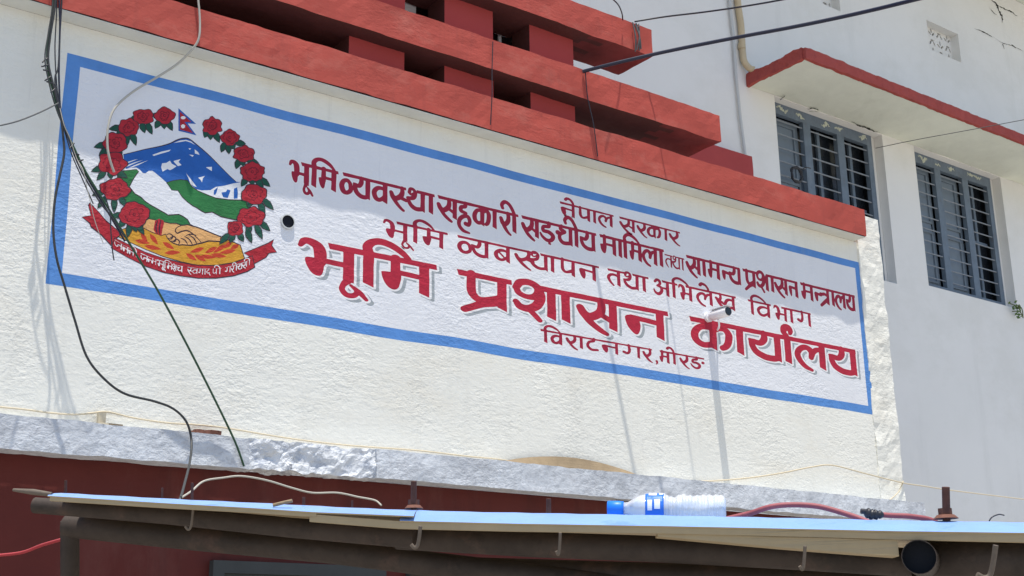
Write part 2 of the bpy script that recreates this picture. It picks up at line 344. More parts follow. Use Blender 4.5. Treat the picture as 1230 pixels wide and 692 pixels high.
def marching(mb, F, xs, zs, y, mi=0, zmap=None):
    # flat faces where F<0; runs of full cells along a row become one face
    nz, nx = F.shape; vid = {}; vs = []; fs = []
    def V(k, x, z):
        if k not in vid: vid[k] = len(vs); vs.append((x, y, z))
        return vid[k]
    def corner(i, j): return V((0, i, j), xs[j], zs[i])
    def hx(i, j): 
        t = F[i, j] / (F[i, j] - F[i, j + 1]); return V((1, i, j), xs[j] + t * (xs[j + 1] - xs[j]), zs[i])
    def vx(i, j):
        t = F[i, j] / (F[i, j] - F[i + 1, j]); return V((2, i, j), xs[j], zs[i] + t * (zs[i + 1] - zs[i]))
    neg = F < 0
    for i in range(nz - 1):
        j = 0
        while j < nx - 1:
            a, b, c, d = neg[i, j], neg[i, j + 1], neg[i + 1, j + 1], neg[i + 1, j]
            s = int(a) + int(b) + int(c) + int(d)
            if s == 0: j += 1; continue
            if s == 4:
                j0 = j
                while j < nx - 1 and neg[i, j] and neg[i, j + 1] and neg[i + 1, j + 1] and neg[i + 1, j]: j += 1
                fs.append((corner(i, j0), corner(i, j), corner(i + 1, j), corner(i + 1, j0))); continue
            poly = []
            if a: poly.append(corner(i, j))
            if a != b: poly.append(hx(i, j))
            if b: poly.append(corner(i, j + 1))
            if b != c: poly.append(vx(i, j + 1))
            if c: poly.append(corner(i + 1, j + 1))
            if c != d: poly.append(hx(i + 1, j))
            if d: poly.append(corner(i + 1, j))
            if d != a: poly.append(vx(i, j))
            if len(poly) > 2: fs.append(tuple(poly))
            j += 1
    if zmap: vs = [(x, yy, zmap(x, z)) for x, yy, z in vs]
    mb.add(vs, fs, mi)

# glyphs: x in letter units (the upright stands at S), y 0 foot .. 1 head; (x, y, width factor)
G = {
 'bha': dict(S=.68, st=[[(.01, .78, .5), (.06, .92, .8), (.15, .93, 1), (.25, .83, 1.15), (.285, .62, 1.2), (.285, .4, 1.1)], [(.27, .47, .75), (.68, .45, .75)]],
     po=[[(.09, .48), (.08, .36), (.12, .2), (.18, .06), (.25, .01), (.31, .06), (.335, .25), (.33, .47), (.2, .5)]], hd=.386),
 'ma': dict(S=.6, st=[[(.22, .54, .75), (.6, .52, .75)], [(.19, .95, 1), (.19, .4, 1)]], po=[[(.02, .5), (.0, .42), (.03, .22), (.09, .08), (.16, .02), (.22, .06), (.25, .2), (.26, .5)]]),
 'na': dict(S=.55, st=[[(.1, .58, .8), (.55, .52, .85)]], po=[[(.0, .5), (.02, .6), (.09, .64), (.2, .6), (.22, .5), (.24, .3), (.21, .08), (.165, .02), (.10, .1), (.04, .25)]]),
 'na_half': dict(S=.42, stem=0, st=[[(.1, .56, .9), (.42, .5, .9)]], po=[[(.0, .5), (.02, .6), (.09, .64), (.2, .6), (.24, .5), (.24, .3), (.21, .12), (.165, .08), (.10, .12), (.04, .25)]]),
 'pa': dict(S=.75, st=[[(.22, .95, 1), (.22, .45, 1.05), (.27, .28, 1), (.36, .2, .95), (.5, .22, 1), (.72, .34, 1.1)]]),
 'pra': dict(S=.75, st=[[(.22, .95, 1), (.22, .45, 1.05), (.27, .28, 1), (.36, .2, .95), (.5, .22, 1), (.72, .34, 1.1)], [(.72, .22, 1.1), (.4, .07, 1.0), (.2, -.09, .95), (.1, -.17, .9)]]),
 'sha': dict(S=.7, st=[[(.045, .80, .9), (.12, .97, 1.), (.26, 1.03, 1.), (.40, .98, 1.), (.475, .82, 1.1), (.395, .62, 1.), (.24, .57, .8), (.10, .64, .8), (.045, .8, .8)],
      [(.475, .8, 1.2), (.50, .66, 1.2), (.48, .5, 1.2), (.40, .31, 1.2), (.26, .20, 1.1), (.12, .23, 1), (.045, .36, .8)], [(.27, .2, .8), (.37, .06, .75), (.475, -.1, .7)]], hd=.47),
 'sa': dict(S=.6, st=[[(.39, .92, .9), (.41, .71, 1.1), (.37, .5, 1.2), (.23, .33, 1.2), (.115, .38, 1.2), (.045, .57, 1.)], [(.1, .38, 1), (.23, .12, .95), (.39, -.07, .8), (.483, -.15, .65)], [(.40, .44, .8), (.6, .28, .9)]]),
 's_half': dict(S=.5, stem=0, st=[[(.39, .92, .9), (.40, .71, 1.1), (.34, .5, 1.2), (.2, .36, 1.2), (.1, .42, 1.2), (.045, .6, 1.)], [(.1, .38, 1), (.23, .12, .95), (.36, -.07, .8), (.44, -.15, .65)], [(.34, .44, .9), (.52, .36, .9)]]),
 'ra': dict(S=.46, stem=0, st=[[(.33, .92, .9), (.36, .72, 1.1), (.33, .5, 1.2), (.21, .34, 1.2), (.11, .40, 1.2), (.045, .6, 1.)], [(.12, .38, 1), (.22, .14, .95), (.34, -.05, .8), (.44, -.14, .6)]]),
 'ka': dict(S=.5, st=[[(.5, .70, .8), (.35, .74, 1), (.2, .68, 1), (.09, .46, 1.1), (.12, .22, 1.1), (.276, .1, 1), (.47, .15, 1)], [(.55, .68, .8), (.65, .77, 1), (.78, .76, 1), (.86, .6, 1.1), (.84, .34, 1.1), (.776, .17, 1), (.70, .1, .9)]], W=.95),
 'ya': dict(S=.65, st=[[(.345, .92, .9), (.35, .72, 1.1), (.26, .54, 1), (.1, .56, .9), (.02, .60, .5)], [(.05, .55, .8), (.08, .38, 1), (.16, .2, 1.1), (.33, .08, 1.15), (.51, .06, 1.1), (.64, .1, 1)]]),
 'la': dict(S=.6, st=[[(.335, -.1, .6), (.19, .0, .85), (.07, .2, 1), (.03, .44, 1), (.13, .65, 1), (.26, .70, 1), (.36, .56, 1.1), (.34, .36, .9)], [(.35, .45, .7), (.46, .67, .9), (.6, .70, .8)]]),
 'va': dict(S=.6, st=[[(.6, .60, .6), (.42, .67, .9), (.22, .62, 1.05), (.09, .42, 1.15), (.16, .17, 1.15), (.33, .1, 1), (.5, .22, .9), (.6, .36, .9)]]),
 'ba': dict(S=.6, st=[[(.6, .60, .6), (.42, .67, .9), (.22, .62, 1.05), (.09, .42, 1.15), (.16, .17, 1.15), (.33, .1, 1), (.5, .22, .9), (.6, .36, .9)], [(.2, .55, .55), (.45, .25, .55)]]),
 'va_half': dict(S=.52, stem=0, st=[[(.42, .55, .9), (.3, .66, 1), (.14, .60, 1.05), (.06, .38, 1.15), (.14, .13, 1.15), (.3, .09, 1), (.45, .25, 1), (.42, .55, .9)]]),
 'tha': dict(S=.7, st=[[(.1, .80, .8), (.15, .97, .8), (.28, .98, .8), (.37, .84, .9), (.32, .62, 1), (.19, .53, 1), (.04, .52, .8)], [(.1, .8, .7), (.17, .72, .6), (.27, .76, .6), (.35, .86, .6)], [(.05, .5, .8), (.1, .34, 1), (.22, .17, 1.1), (.42, .07, 1.1), (.7, .12, 1)]], hd=.43),
 'ta': dict(S=.55, st=[[(.55, .62, .8), (.3, .67, .9), (.14, .60, 1), (.07, .42, 1), (.15, .2, .9), (.3, .0, .55)]]),
 'ha': dict(S=.7, stem=0, st=[[(.46, .92, .9), (.46, .75, 1), (.22, .68, 1), (.2, .5, 1), (.5, .43, .9)], [(.50, -.1, 1.1), (.68, -.12, 1), (.76, .08, 1), (.62, .28, 1), (.34, .24, 1), (.1, .04, 1), (.08, -.24, 1), (.34, -.46, .9), (.72, -.52, .5)]]),
 'nga': dict(S=.6, stem=0, st=[[(.38, .92, 1), (.38, .75, 1), (.14, .68, 1), (.13, .48, 1), (.38, .45, 1.1), (.57, .28, 1.2), (.48, .06, 1.1), (.28, .02, 1), (.08, .16, .8), (-.01, .32, .5)], [(.8, .55, 1.3), (.82, .55, 1.3)]], hdx=.68),
 'gha': dict(S=.62, st=[[(.16, .95, .8), (.1, .78, 1), (.3, .66, 1.15)], [(.3, .64, 1), (.08, .48, 1), (.06, .25, 1.1), (.25, .07, 1.1), (.62, .12, 1)]]),
 'ga': dict(S=.6, st=[[(.25, .95, 1), (.27, .5, 1), (.2, .27, 1.05), (.07, .34, 1.1)]]),
 'a': dict(S=.72, st=[[(.04, .82, .9), (.14, .95, 1), (.28, .9, 1), (.3, .72, 1), (.16, .58, .8)], [(.16, .58, .8), (.36, .5, 1), (.38, .25, 1.1), (.22, .06, 1.1), (.04, .14, .8), (-.03, .32, .4)], [(.34, .5, .7), (.72, .48, .7)]], hd=.45),
 'kha': dict(S=1., st=[[(.28, .92, 1), (.31, .7, 1), (.22, .52, 1.1), (.05, .62, 1)], [(.1, .55, 1), (.26, .25, 1), (.5, .04, .8)], [(.22, .5, .9), (.42, .36, .9), (.56, .24, .9)], [(1., .6, .6), (.82, .67, .9), (.64, .58, 1.1), (.56, .34, 1.1), (.66, .12, 1), (.84, .14, 1), (1., .36, .7)]]),
 'tta': dict(S=.62, stem=0, st=[[(.4, .95, 1), (.38, .78, 1), (.15, .64, 1.05), (.08, .34, 1.1), (.26, .07, 1.1), (.58, .1, .9)]]),
 'tra': dict(S=.55, st=[[(.0, .6, .8), (.14, .58, 1), (.3, .62, 1), (.55, .54, 1)], [(.55, .36, 1.1), (.25, .1, 1.1), (.02, -.1, 1)]]),
 'ja': dict(S=.7, st=[[(.04, .62, .9), (.06, .35, 1), (.2, .16, 1), (.36, .25, 1), (.38, .5, 1), (.7, .5, .9)]]),
 'cha': dict(S=.65, st=[[(.02, .64, 1), (.38, .64, 1)], [(.36, .64, 1), (.2, .42, 1), (.28, .16, 1), (.65, .22, 1)]]),
 'da': dict(S=.55, stem=0, st=[[(.35, .95, 1), (.3, .75, 1), (.08, .5, 1), (.2, .25, 1), (.42, .35, 1), (.4, .15, 1), (.55, -.1, .6)]]),
 'aa': dict(S=.15, st=[]),
}
def letter_line(name, top, bot, T, a, glyphs, heads, mats, outline=0.0, shadow=None, cell=0.0028, src=None, label=None, zmap=None, lift=0):
    """glyphs: (kind, left, stem, marks); left/stem are pixel columns read off the photograph. a = how much wider strokes are across than along."""
    h = top - bot; T = T * h; hb = T * 0.86; groups = []
    cols = lambda px: xat(src(px), (top + bot) / 2)
    shapes = []
    def P(x, y, wf): return (x * a, y, max(wf * T / 2, 0.002))
    for (x0, x1) in heads:
        X0, X1 = cols(x0), cols(x1); n = 6
        shapes.append(([], [[((X0 - .10 * hb) * a, top), (X1 * a, top - .002), ((X1 + .12 * hb) * a, top - hb * .95), ((X0 + .3 * hb) * a, top - hb)]]))
    for gname, gl, gs, marks in glyphs:
        gd = G[gname]; Xl, Xs = cols(gl), cols(gs); sc = (Xs - Xl) / gd['S']
        strokes = [[P(Xl + x * sc, bot + y * h, wf) for x, y, wf in st] for st in gd['st']]; polys = []
        for po in gd.get('po', []):
            polys.append([(q[0], q[1]) for q in cr([((Xl + x * sc) * a, bot + y * h) for x, y in po], 4, True)])
        tw = T * 1.08 / 2
        if gd.get('stem', 1):
            polys.append([(Xs * a - tw, top - hb * .5), (Xs * a + tw, top - hb * .5), (Xs * a + tw, bot - .03 * h), (Xs * a - tw, bot + .06 * h)])
        for mk in marks:
            k = mk[0]
            if k == 'i':
                Xa, Xe = cols(mk[1]), cols(mk[2])
                polys.append([(Xa * a - tw, top - hb * .5), (Xa * a + tw, top - hb * .5), (Xa * a + tw, bot - .03 * h), (Xa * a - tw, bot + .06 * h)])
                strokes.append([P(Xa + (Xe - Xa) * t, bot + y * h, wf) for t, y, wf in ((0, .95, 1.1), (-.03, 1.12, 1), (.08, 1.27, .95), (.27, 1.34, .95), (.5, 1.31, .95), (.78, 1.18, .85), (1, 1.0, .6))])
            elif k == 'ii':
                Xb = cols(mk[1]); Xa = cols(mk[2])
                polys.append([(Xa * a - tw, top - hb * .5), (Xa * a + tw, top - hb * .5), (Xa * a + tw, bot - .03 * h), (Xa * a - tw, bot + .06 * h)])
                strokes.append([P(Xb + (Xa - Xb) * t, bot + y * h, wf) for t, y, wf in ((.06, 1.14, .9), (.0, 1.3, 1), (.25, 1.47, 1), (.58, 1.4, 1), (.82, 1.2, .95), (1, .97, .9))])
            elif k == 'e':
                Xb = cols(mk[1]); Xa = cols(mk[2])
                strokes.append([P(Xb + (Xa - Xb) * t, bot + y * h, wf) for t, y, wf in ((0, 1.24, 1.2), (.2, 1.34, 1.1), (.6, 1.3, .95), (.9, 1.12, .85), (1, .93, .8))])
            elif k == 'aa':
                Xa = cols(mk[1])
                polys.append([(Xa * a - tw, top - hb * .5), (Xa * a + tw, top - hb * .5), (Xa * a + tw, bot - .03 * h), (Xa * a - tw, bot + .06 * h)])
            elif k == 'uu':
                strokes.append([P(Xs + dx * sc, bot + y * h, wf) for dx, y, wf in ((0, .04, .9), (-.065, -.1, .62), (-.085, -.24, .62), (-.02, -.37, .68), (.08, -.36, .68), (.125, -.23, .55), (.04, -.09, .4))])
                strokes.append([P(Xs + dx * sc, bot + y * h, wf) for dx, y, wf in ((.08, -.13, .45), (.17, -.26, .6), (.26, -.42, .45))])
            elif k == 'reph':
                strokes.append([P(Xs + dx * h * 1.3, bot + y * h, wf) for dx, y, wf in ((-.02, 1.0, .8), (-.13, 1.12, .95), (-.08, 1.27, 1.2), (.06, 1.3, 1.2), (.15, 1.2, .9), (.13, 1.1, .6))])
            elif k == 'dot':
                Xa = cols(mk[1]); strokes.append([P(Xa, bot + mk[2] * h, mk[3]), P(Xa + .006, bot + mk[2] * h - .003, mk[3] * .8)])
            elif k == 'comma':
                Xa = cols(mk[1]); strokes.append([P(Xa, bot + .02 * h, 1), P(Xa + .004, bot - .1 * h, .8), P(Xa - .006, bot - .25 * h, .3)])
        shapes.append((strokes, polys))
    # one distance field for the whole line, cut in windows so it stays light
    xs_all = []
    for st, po in shapes:
        pts = [q[:2] for s in st for q in s] + [q for p in po for q in p]
        xs_all += [q[0] / a for q in pts]
    x0, x1 = min(xs_all) - .06, max(xs_all) + .08; z0, z1 = bot - .65 * h, top + .6 * h
    nx = int((x1 - x0) / cell) + 2; nz = int((z1 - z0) / cell) + 2
    xs = x0 + np.arange(nx) * cell; zs = z0 + np.arange(nz) * cell
    F = np.full((nz, nx), 9.0)
    for st, po in shapes:
        pts = [q[:2] for s in st for q in s] + [q for p in po for q in p]
        lx = min(q[0] for q in pts) / a - .05; hx = max(q[0] for q in pts) / a + .05
        i0 = max(0, int((lx - x0) / cell)); i1 = min(nx, int((hx - x0) / cell) + 2)
        XX, ZZ = np.meshgrid(xs[i0:i1], zs)
        F[:, i0:i1] = np.minimum(F[:, i0:i1], sdf_strokes(XX * a, ZZ, st, po))
    XX, ZZ = np.meshgrid(xs, zs)                       # an unsteady brush edge
    F = F + (np.sin(XX * 61 + ZZ * 37) + np.sin(XX * 23 - ZZ * 71)) * 0.0004
    F[np.abs(F) < 1e-7] = 1e-7
    mb = MB()
    if shadow is not None:
        marching(mb, F - outline * .75, xs + shadow[0], zs + shadow[1], L_SH - lift, 2, zmap)
    if outline: marching(mb, F - outline, xs, zs, L_OUT - lift, 1, zmap)
    marching(mb, F, xs, zs, L_LET - lift, 0, zmap)
    o = mb.build(name, mats, sign, recalc=False)
    if label: o['label'] = label
    return o

def zs_(ox, s): return lambda px: ox + px / s
ident = lambda px: px
A_ = zs_(340, 7.6875); B_ = zs_(490, 7.6875); C_ = zs_(620, 7.6875); D_ = zs_(770, 7.6875); E_ = zs_(890, 7.6875)
F_ = zs_(450, 6.15); G_ = zs_(640, 6.15); H_ = zs_(780, 6.15); I_ = zs_(640, 5.59); J_ = zs_(350, 6.833); K_ = zs_(540, 6.833); Lz = zs_(820, 5.348)
def gl(fn, items):                                    # convert one zoom's columns into photograph columns
    out = []
    for k, l, s, *mk in items:
        out.append((k, fn(l), fn(s), [tuple([q[0]] + [fn(v) if (i == 0 or (q[0] in ('i', 'ii', 'e') and i == 1)) and q[0] not in ('uu', 'reph') else v for i, v in enumerate(q[1:])]) for q in mk]))
    return out
def hd(fn, items): return [(fn(p), fn(q)) for p, q in items]
RM = [M['deepred'], M['white'], M['shadowgrey']]
# line 1
letter_line('lettering', 4.425, 4.334, .185, .72, gl(G_, [('na', 205, 298, ('e', 243, 300)), ('pa', 325, 412, ('aa', 456)), ('la', 485, 578), ('sa', 640, 742), ('ra', 768, 842), ('ka', 842, 898, ('aa', 982)), ('ra', 1005, 1085)]),
    hd(G_, [(200, 598), (640, 1088)]), RM, 0.0045, None, .0024, ident, 'top short line of thin dark red lettering')
# line 2
g2 = gl(A_, [('bha', 60, 217, ('uu',)), ('ma', 330, 468, ('i', 286, 470)), ('va_half', 530, 640), ('ya', 650, 782), ('va', 825, 942), ('s_half', 985, 1130)]) \
   + gl(B_, [('tha', -10, 136, ('aa', 212)), ('sa', 270, 432), ('ha', 462, 562), ('ka', 600, 686, ('aa', 800)), ('ra', 850, 950, ('ii', 868, 982)), ('sa', 1050, 1190)]) \
   + gl(C_, [('nga', 225, 345, ('dot', 305, -.12, .7)), ('gha', 392, 502, ('ii', 452, 556)), ('ya', 590, 712), ('ma', 775, 905, ('aa', 960)), ('ma', 1045, 1142, ('i', 1007, 1135))]) \
   + gl(D_, [('la', 15, 132, ('aa', 186)), ('sa', 415, 532, ('aa', 582)), ('ma', 615, 712), ('na_half', 745, 805), ('ya', 812, 905)]) \
   + gl(E_, [('pra', 28, 120), ('sha', 145, 240, ('aa', 290)), ('sa', 310, 415), ('na', 440, 512), ('ma', 555, 652), ('na_half', 678, 738), ('tra', 735, 802, ('aa', 850)), ('la', 872, 952), ('ya', 972, 1040)])
h2 = hd(A_, [(165, 508), (548, 1135)]) + hd(B_, [(78, 245), (275, 1020)]) + hd(C_, [(50, 740), (772, 1255)]) + hd(D_, [(100, 212), (418, 915)]) + hd(E_, [(18, 160), (232, 525), (552, 1055)])
letter_line('lettering', 4.268, 4.140, .19, .82, g2, h2, RM, 0.0065, None, .0024, ident, 'long second line of condensed bold dark red lettering with a white outline')
letter_line('lettering', 4.238, 4.148, .14, .90, gl(D_, [('ta', 222, 278), ('tha', 288, 352, ('aa', 384))]), hd(D_, [(218, 292), (318, 400)]), RM, 0.0045, None, .0022, ident, 'one very small word squeezed into the second line')
# line 3
g3 = gl(F_, [('bha', 65, 226, ('uu',)), ('ma', 355, 492, ('i', 300, 435)), ('va_half', 612, 720), ('ya', 715, 826), ('ba', 880, 985), ('s_half', 1032, 1165)]) \
   + gl(G_, [('tha', -25, 96, ('aa', 145)), ('pa', 185, 298), ('na', 342, 452), ('ta', 548, 634), ('tha', 668, 770, ('aa', 822)), ('a', 898, 996), ('bha', 1078, 1165, ('i', 1042, 1150))]) \
   + gl(H_, [('la', 350, 455, ('e', 378, 440)), ('kha', 485, 620), ('va', 790, 880, ('i', 760, 860)), ('bha', 920, 1005, ('aa', 1050)), ('ga', 1088, 1182)])
h3 = hd(F_, [(160, 538), (612, 1190)]) + hd(G_, [(55, 490), (552, 690), (735, 855), (955, 1070), (1130, 1180)]) + hd(H_, [(300, 640), (730, 900), (975, 1195)])
letter_line('lettering', 4.046, 3.938, .175, .70, g3, h3, RM, 0.0055, None, .0024, ident, 'third line of medium dark red lettering')
# line 4
g4 = gl(J_, [('bha', 65, 470, ('uu',)), ('ma', 742, 1090, ('i', 632, 962))]) + gl(K_, [('pra', 72, 430), ('sha', 525, 836, ('aa', 953))]) + gl(G_, [('sa', 330, 592), ('na', 680, 940)]) \
   + gl(Lz, [('ka', 50, 195, ('aa', 368)), ('ya', 425, 610), ('aa', 640, 676, ('reph',)), ('la', 728, 896), ('ya', 940, 1096)])
h4 = hd(J_, [(298, 1190)]) + hd(K_, [(62, 510), (735, 1230)]) + hd(G_, [(300, 1000)]) + hd(Lz, [(48, 1115)])
letter_line('lettering', 3.834, 3.631, .200, .62, g4, h4, [M['red'], M['white'], M['shadowgrey']], 0.010, (0.024, -0.013), .0028, ident, 'largest bold red lettering with white outline and grey painted drop shadow')
# line 5
g5 = gl(I_, [('va', 118, 187, ('i', 86, 182)), ('ra', 222, 300, ('aa', 325)), ('tta', 358, 440), ('na', 462, 562), ('ga', 598, 710), ('ra', 738, 802, ('comma', 830)), ('ma', 850, 908, ('e', 905, 948), ('aa', 950)), ('ra', 985, 1050), ('nga', 1062, 1122)])
letter_line('lettering', 3.558, 3.477, .19, .66, g5, hd(I_, [(52, 800), (852, 1152)]), RM, 0.004, None, .0024, ident, 'bottom short line of small dark red lettering')

# --- emblem: flat shapes painted one over the other
emblem = bpy.data.objects.new('emblem', None); C.objects.link(emblem); emblem.parent = sign
emblem.location = (0.72, 0, 0.2); emblem.matrix_parent_inverse = Matrix.Identity(4)
emblem['label'] = 'round painted emblem of a flower garland around mountains and a handshake above a red ribbon'
EM = 4.7308
def em(x, y): p = at(90 + x / EM, 110 + y / EM, 0); return (p.x, p.z)
lay = [10]
def flat(mb, pts, mi, smooth=0, e=None, raw=False):
    P = [q if raw else em(*q) for q in pts]
    if smooth: P = [tuple(q) for q in cr(P, smooth, True)]
    lay[0] += 0.22; y = -(lay[0] if e is None else e) * E
    tri = tessellate_polygon([[Vector((q[0], q[1], 0)) for q in P]])
    mb.add([(q[0], y, q[1]) for q in P], [tuple(t) for t in tri], mi)
def brush(mb, pts, wpx, mi, sm=4):
    q = cr([(*em(p[0], p[1]), 0) for p in pts], sm); L = []; Rr = []; n = len(q)
    for i in range(n):
        t = Vector(q[min(i + 1, n - 1)]) - Vector(q[max(i - 1, 0)]); t.normalize(); nn = Vector((-t.y, t.x, 0))
        k = wpx / EM / 175 / 2 * (0.35 + 0.65 * math.sin(math.pi * min(max((i + .5) / n, .12), .88)))
        c = Vector(q[i]); L.append(c + nn * k); Rr.append(c - nn * k)
    lay[0] += 0.22; y = -lay[0] * E
    mb.add([(p.x, y, p.y) for p in L + Rr], [(i, i + 1, n + i + 1, n + i) for i in range(n - 1)], mi)
def outlined(mb, pts, mi, ink, smooth=0, wpx=5):
    flat(mb, pts, mi, smooth)
    brush(mb, list(pts) + [pts[0]], wpx, ink, smooth or 1)
N_ = lambda pts: [(x, y + 473) for x, y in pts]
mb = MB()
flat(mb, [(275, 358), (330, 345), (400, 328), (480, 312), (540, 295), (580, 275), (620, 265), (650, 270), (690, 300), (760, 360), (820, 420), (880, 480), (915, 512), (945, 515), (900, 522), (850, 535), (800, 542), (770, 560), (720, 562), (690, 555), (665, 535), (640, 505), (600, 500), (550, 512), (520, 517), (490, 490), (460, 465), (440, 450), (420, 450), (400, 465), (385, 462), (370, 445), (350, 432), (320, 432), (290, 440), (280, 400)], 0)
brush(mb, [(275, 358), (330, 345), (400, 328), (480, 312), (540, 295), (580, 275), (620, 265), (650, 270), (690, 300), (760, 360), (820, 420), (880, 480), (915, 512)], 5, 2)
for q in ([(440, 360), (490, 342), (545, 330), (535, 340), (480, 356), (448, 366)], [(285, 405), (330, 390), (358, 384), (330, 395), (288, 412)], [(290, 422), (340, 402), (388, 389), (340, 408), (290, 430)], [(300, 436), (360, 410), (416, 391), (360, 418), (330, 428)],
          [(495, 408), (520, 405), (540, 393), (550, 410), (577, 425), (555, 440), (540, 447), (525, 440), (498, 455), (490, 430)], [(560, 395), (600, 384), (588, 400), (606, 418), (585, 424), (565, 403)], [(632, 465), (660, 500), (692, 543), (658, 530), (648, 500)], [(680, 328), (700, 345), (708, 360), (682, 352)], [(648, 358), (676, 362), (668, 371)], [(645, 322), (660, 324), (652, 332)],
          [(744, 430), (778, 428), (778, 452), (758, 440)], [(700, 490), (738, 480), (726, 495), (722, 516), (712, 500)], [(560, 292), (600, 278), (632, 275), (660, 284), (684, 304), (655, 289), (630, 281), (598, 287)]): flat(mb, q, 1)
for q in ([(790, 562), (812, 543), (806, 570), (798, 586), (788, 586)], [(832, 574), (858, 570), (866, 556), (884, 562), (876, 585), (868, 605), (842, 600)], [(903, 552), (922, 544), (926, 575), (924, 606), (903, 610)]): flat(mb, q, 0)
mb.build('mountain', [M['eblue'], M['white'], M['ink']], emblem)
mb = MB()
outlined(mb, [(520, 518), (560, 506), (600, 500), (640, 505), (665, 540), (700, 565), (760, 590), (800, 605), (870, 615), (960, 618), (1000, 640), (985, 690), (940, 735), (875, 722), (830, 712), (780, 685), (740, 690), (720, 680), (690, 660), (670, 650), (640, 628), (610, 600), (585, 563), (550, 560), (530, 530)], 0, 1)
mb.build('hill', [M['egreen'], M['ink']], emblem)
mb = MB()
outlined(mb, [(240, 470), (275, 450), (350, 443), (363, 455), (350, 470), (330, 500), (310, 540), (340, 580), (375, 600), (400, 625), (430, 645), (470, 668), (510, 690), (530, 703), (590, 698), (615, 710), (640, 728), (655, 755), (700, 775), (640, 775), (590, 760), (510, 745), (450, 735), (400, 725), (330, 680), (290, 650), (250, 600)], 0, 1)
mb.build('hill', [M['egreen'], M['ink']], emblem)
mb = MB()
outlined(mb, N_([(240, 350), (262, 312), (330, 290), (420, 300), (520, 320), (640, 330), (760, 340), (825, 350), (940, 400), (965, 480), (900, 504), (800, 520), (700, 516), (600, 494), (500, 464), (400, 424), (300, 378)]), 0, 1)
mb.build('wheat_field', [M['yellow'], M['ink']], emblem)
def lens(mb, a, b, wd, mi, raw=False):
    a = Vector((a[0], a[1])); b = Vector((b[0], b[1])); d = b - a; n = Vector((-d.y, d.x)).normalized() * wd
    flat(mb, [a, a + d * .25 + n * .8, a + d * .5 + n, a + d * .8 + n * .55, b, a + d * .8 - n * .55, a + d * .5 - n, a + d * .25 - n * .8], mi)
mb = MB()
for a, b in (((340, 372), (428, 390)), ((392, 403), (492, 424)), ((508, 445), (602, 440)), ((375, 330), (412, 388)), ((425, 335), (472, 398)), ((498, 382), (565, 424)), ((735, 415), (652, 442)), ((808, 410), (738, 446)), ((860, 395), (785, 444)), ((915, 428), (818, 446)), ((630, 446), (692, 488)), ((680, 455), (745, 492)), ((708, 462), (802, 470)), ((772, 452), (862, 466)), ((892, 378), (846, 418)), ((932, 398), (884, 420))):
    a = N_([a])[0]; b = N_([b])[0]; lens(mb, a, b, 13, 0)
mb.build('wheat_leaves', M['wheat'], emblem)
mb = MB()
outlined(mb, N_([(385, 300), (395, 262), (420, 250), (460, 258), (540, 276), (575, 276), (605, 288), (640, 284), (700, 300), (760, 325), (828, 352), (825, 380), (760, 376), (720, 388), (660, 402), (610, 398), (590, 400), (560, 390), (540, 376), (524, 358), (515, 338), (490, 345), (440, 328)]), 0, 1, 0, 6)
flat(mb, N_([(455, 262), (478, 250), (503, 260), (506, 278), (497, 310), (492, 346), (462, 338), (446, 312)]), 2)
for q in ([(605, 288), (580, 300), (570, 318), (582, 332), (606, 322), (640, 318), (672, 338), (700, 365), (718, 386)], [(600, 360), (625, 372), (640, 396)], [(622, 350), (650, 368), (668, 398)], [(648, 342), (676, 362), (692, 392)], [(520, 340), (540, 336), (556, 350), (545, 366), (530, 360)], [(540, 360), (560, 350), (574, 364), (566, 380), (548, 376)], [(558, 378), (578, 366), (594, 380), (588, 398)], [(690, 345), (660, 338), (630, 345)], [(470, 258), (460, 300), (468, 338)], [(488, 256), (480, 300), (480, 340)]):
    brush(mb, N_(q), 6, 1)
mb.build('handshake', [M['skin'], M['ink'], M['flower']], emblem)
mb = MB()
outlined(mb, N_([(1000, 470), (960, 445), (1095, 390), (1130, 368), (1118, 402), (1146, 440), (1102, 446), (1085, 470), (1020, 506)]), 0, 1)
outlined(mb, N_([(85, 160), (135, 212), (175, 260), (250, 322), (255, 345), (225, 368), (205, 402), (150, 342), (92, 297), (84, 276), (40, 240), (92, 232), (76, 172)]), 0, 1)
outlined(mb, N_([(226, 358), (300, 394), (400, 440), (500, 474), (600, 499), (700, 514), (800, 516), (900, 500), (960, 478), (1008, 460), (1022, 525), (980, 550), (900, 575), (800, 588), (700, 588), (600, 575), (500, 555), (400, 520), (300, 470), (205, 415)]), 0, 1)
mb.build('ribbon', [M['flower'], M['ink']], emblem)
mb = MB()
flat(mb, [(588, 95), (688, 184), (640, 182), (690, 249), (588, 223)], 0); flat(mb, [(596, 114), (662, 174), (622, 173), (672, 237), (596, 216)], 1)
flat(mb, [(615 + 14 * math.cos(k * .52), 149 + 9 * math.sin(k * .52)) for k in range(12)], 2); flat(mb, [(614 + (14 if k % 2 else 10) * math.cos(k * .3927), 198 + (13 if k % 2 else 10) * math.sin(k * .3927)) for k in range(16)], 2)
mb.build('flag', [M['eblue'], M['flower'], M['white']], emblem)
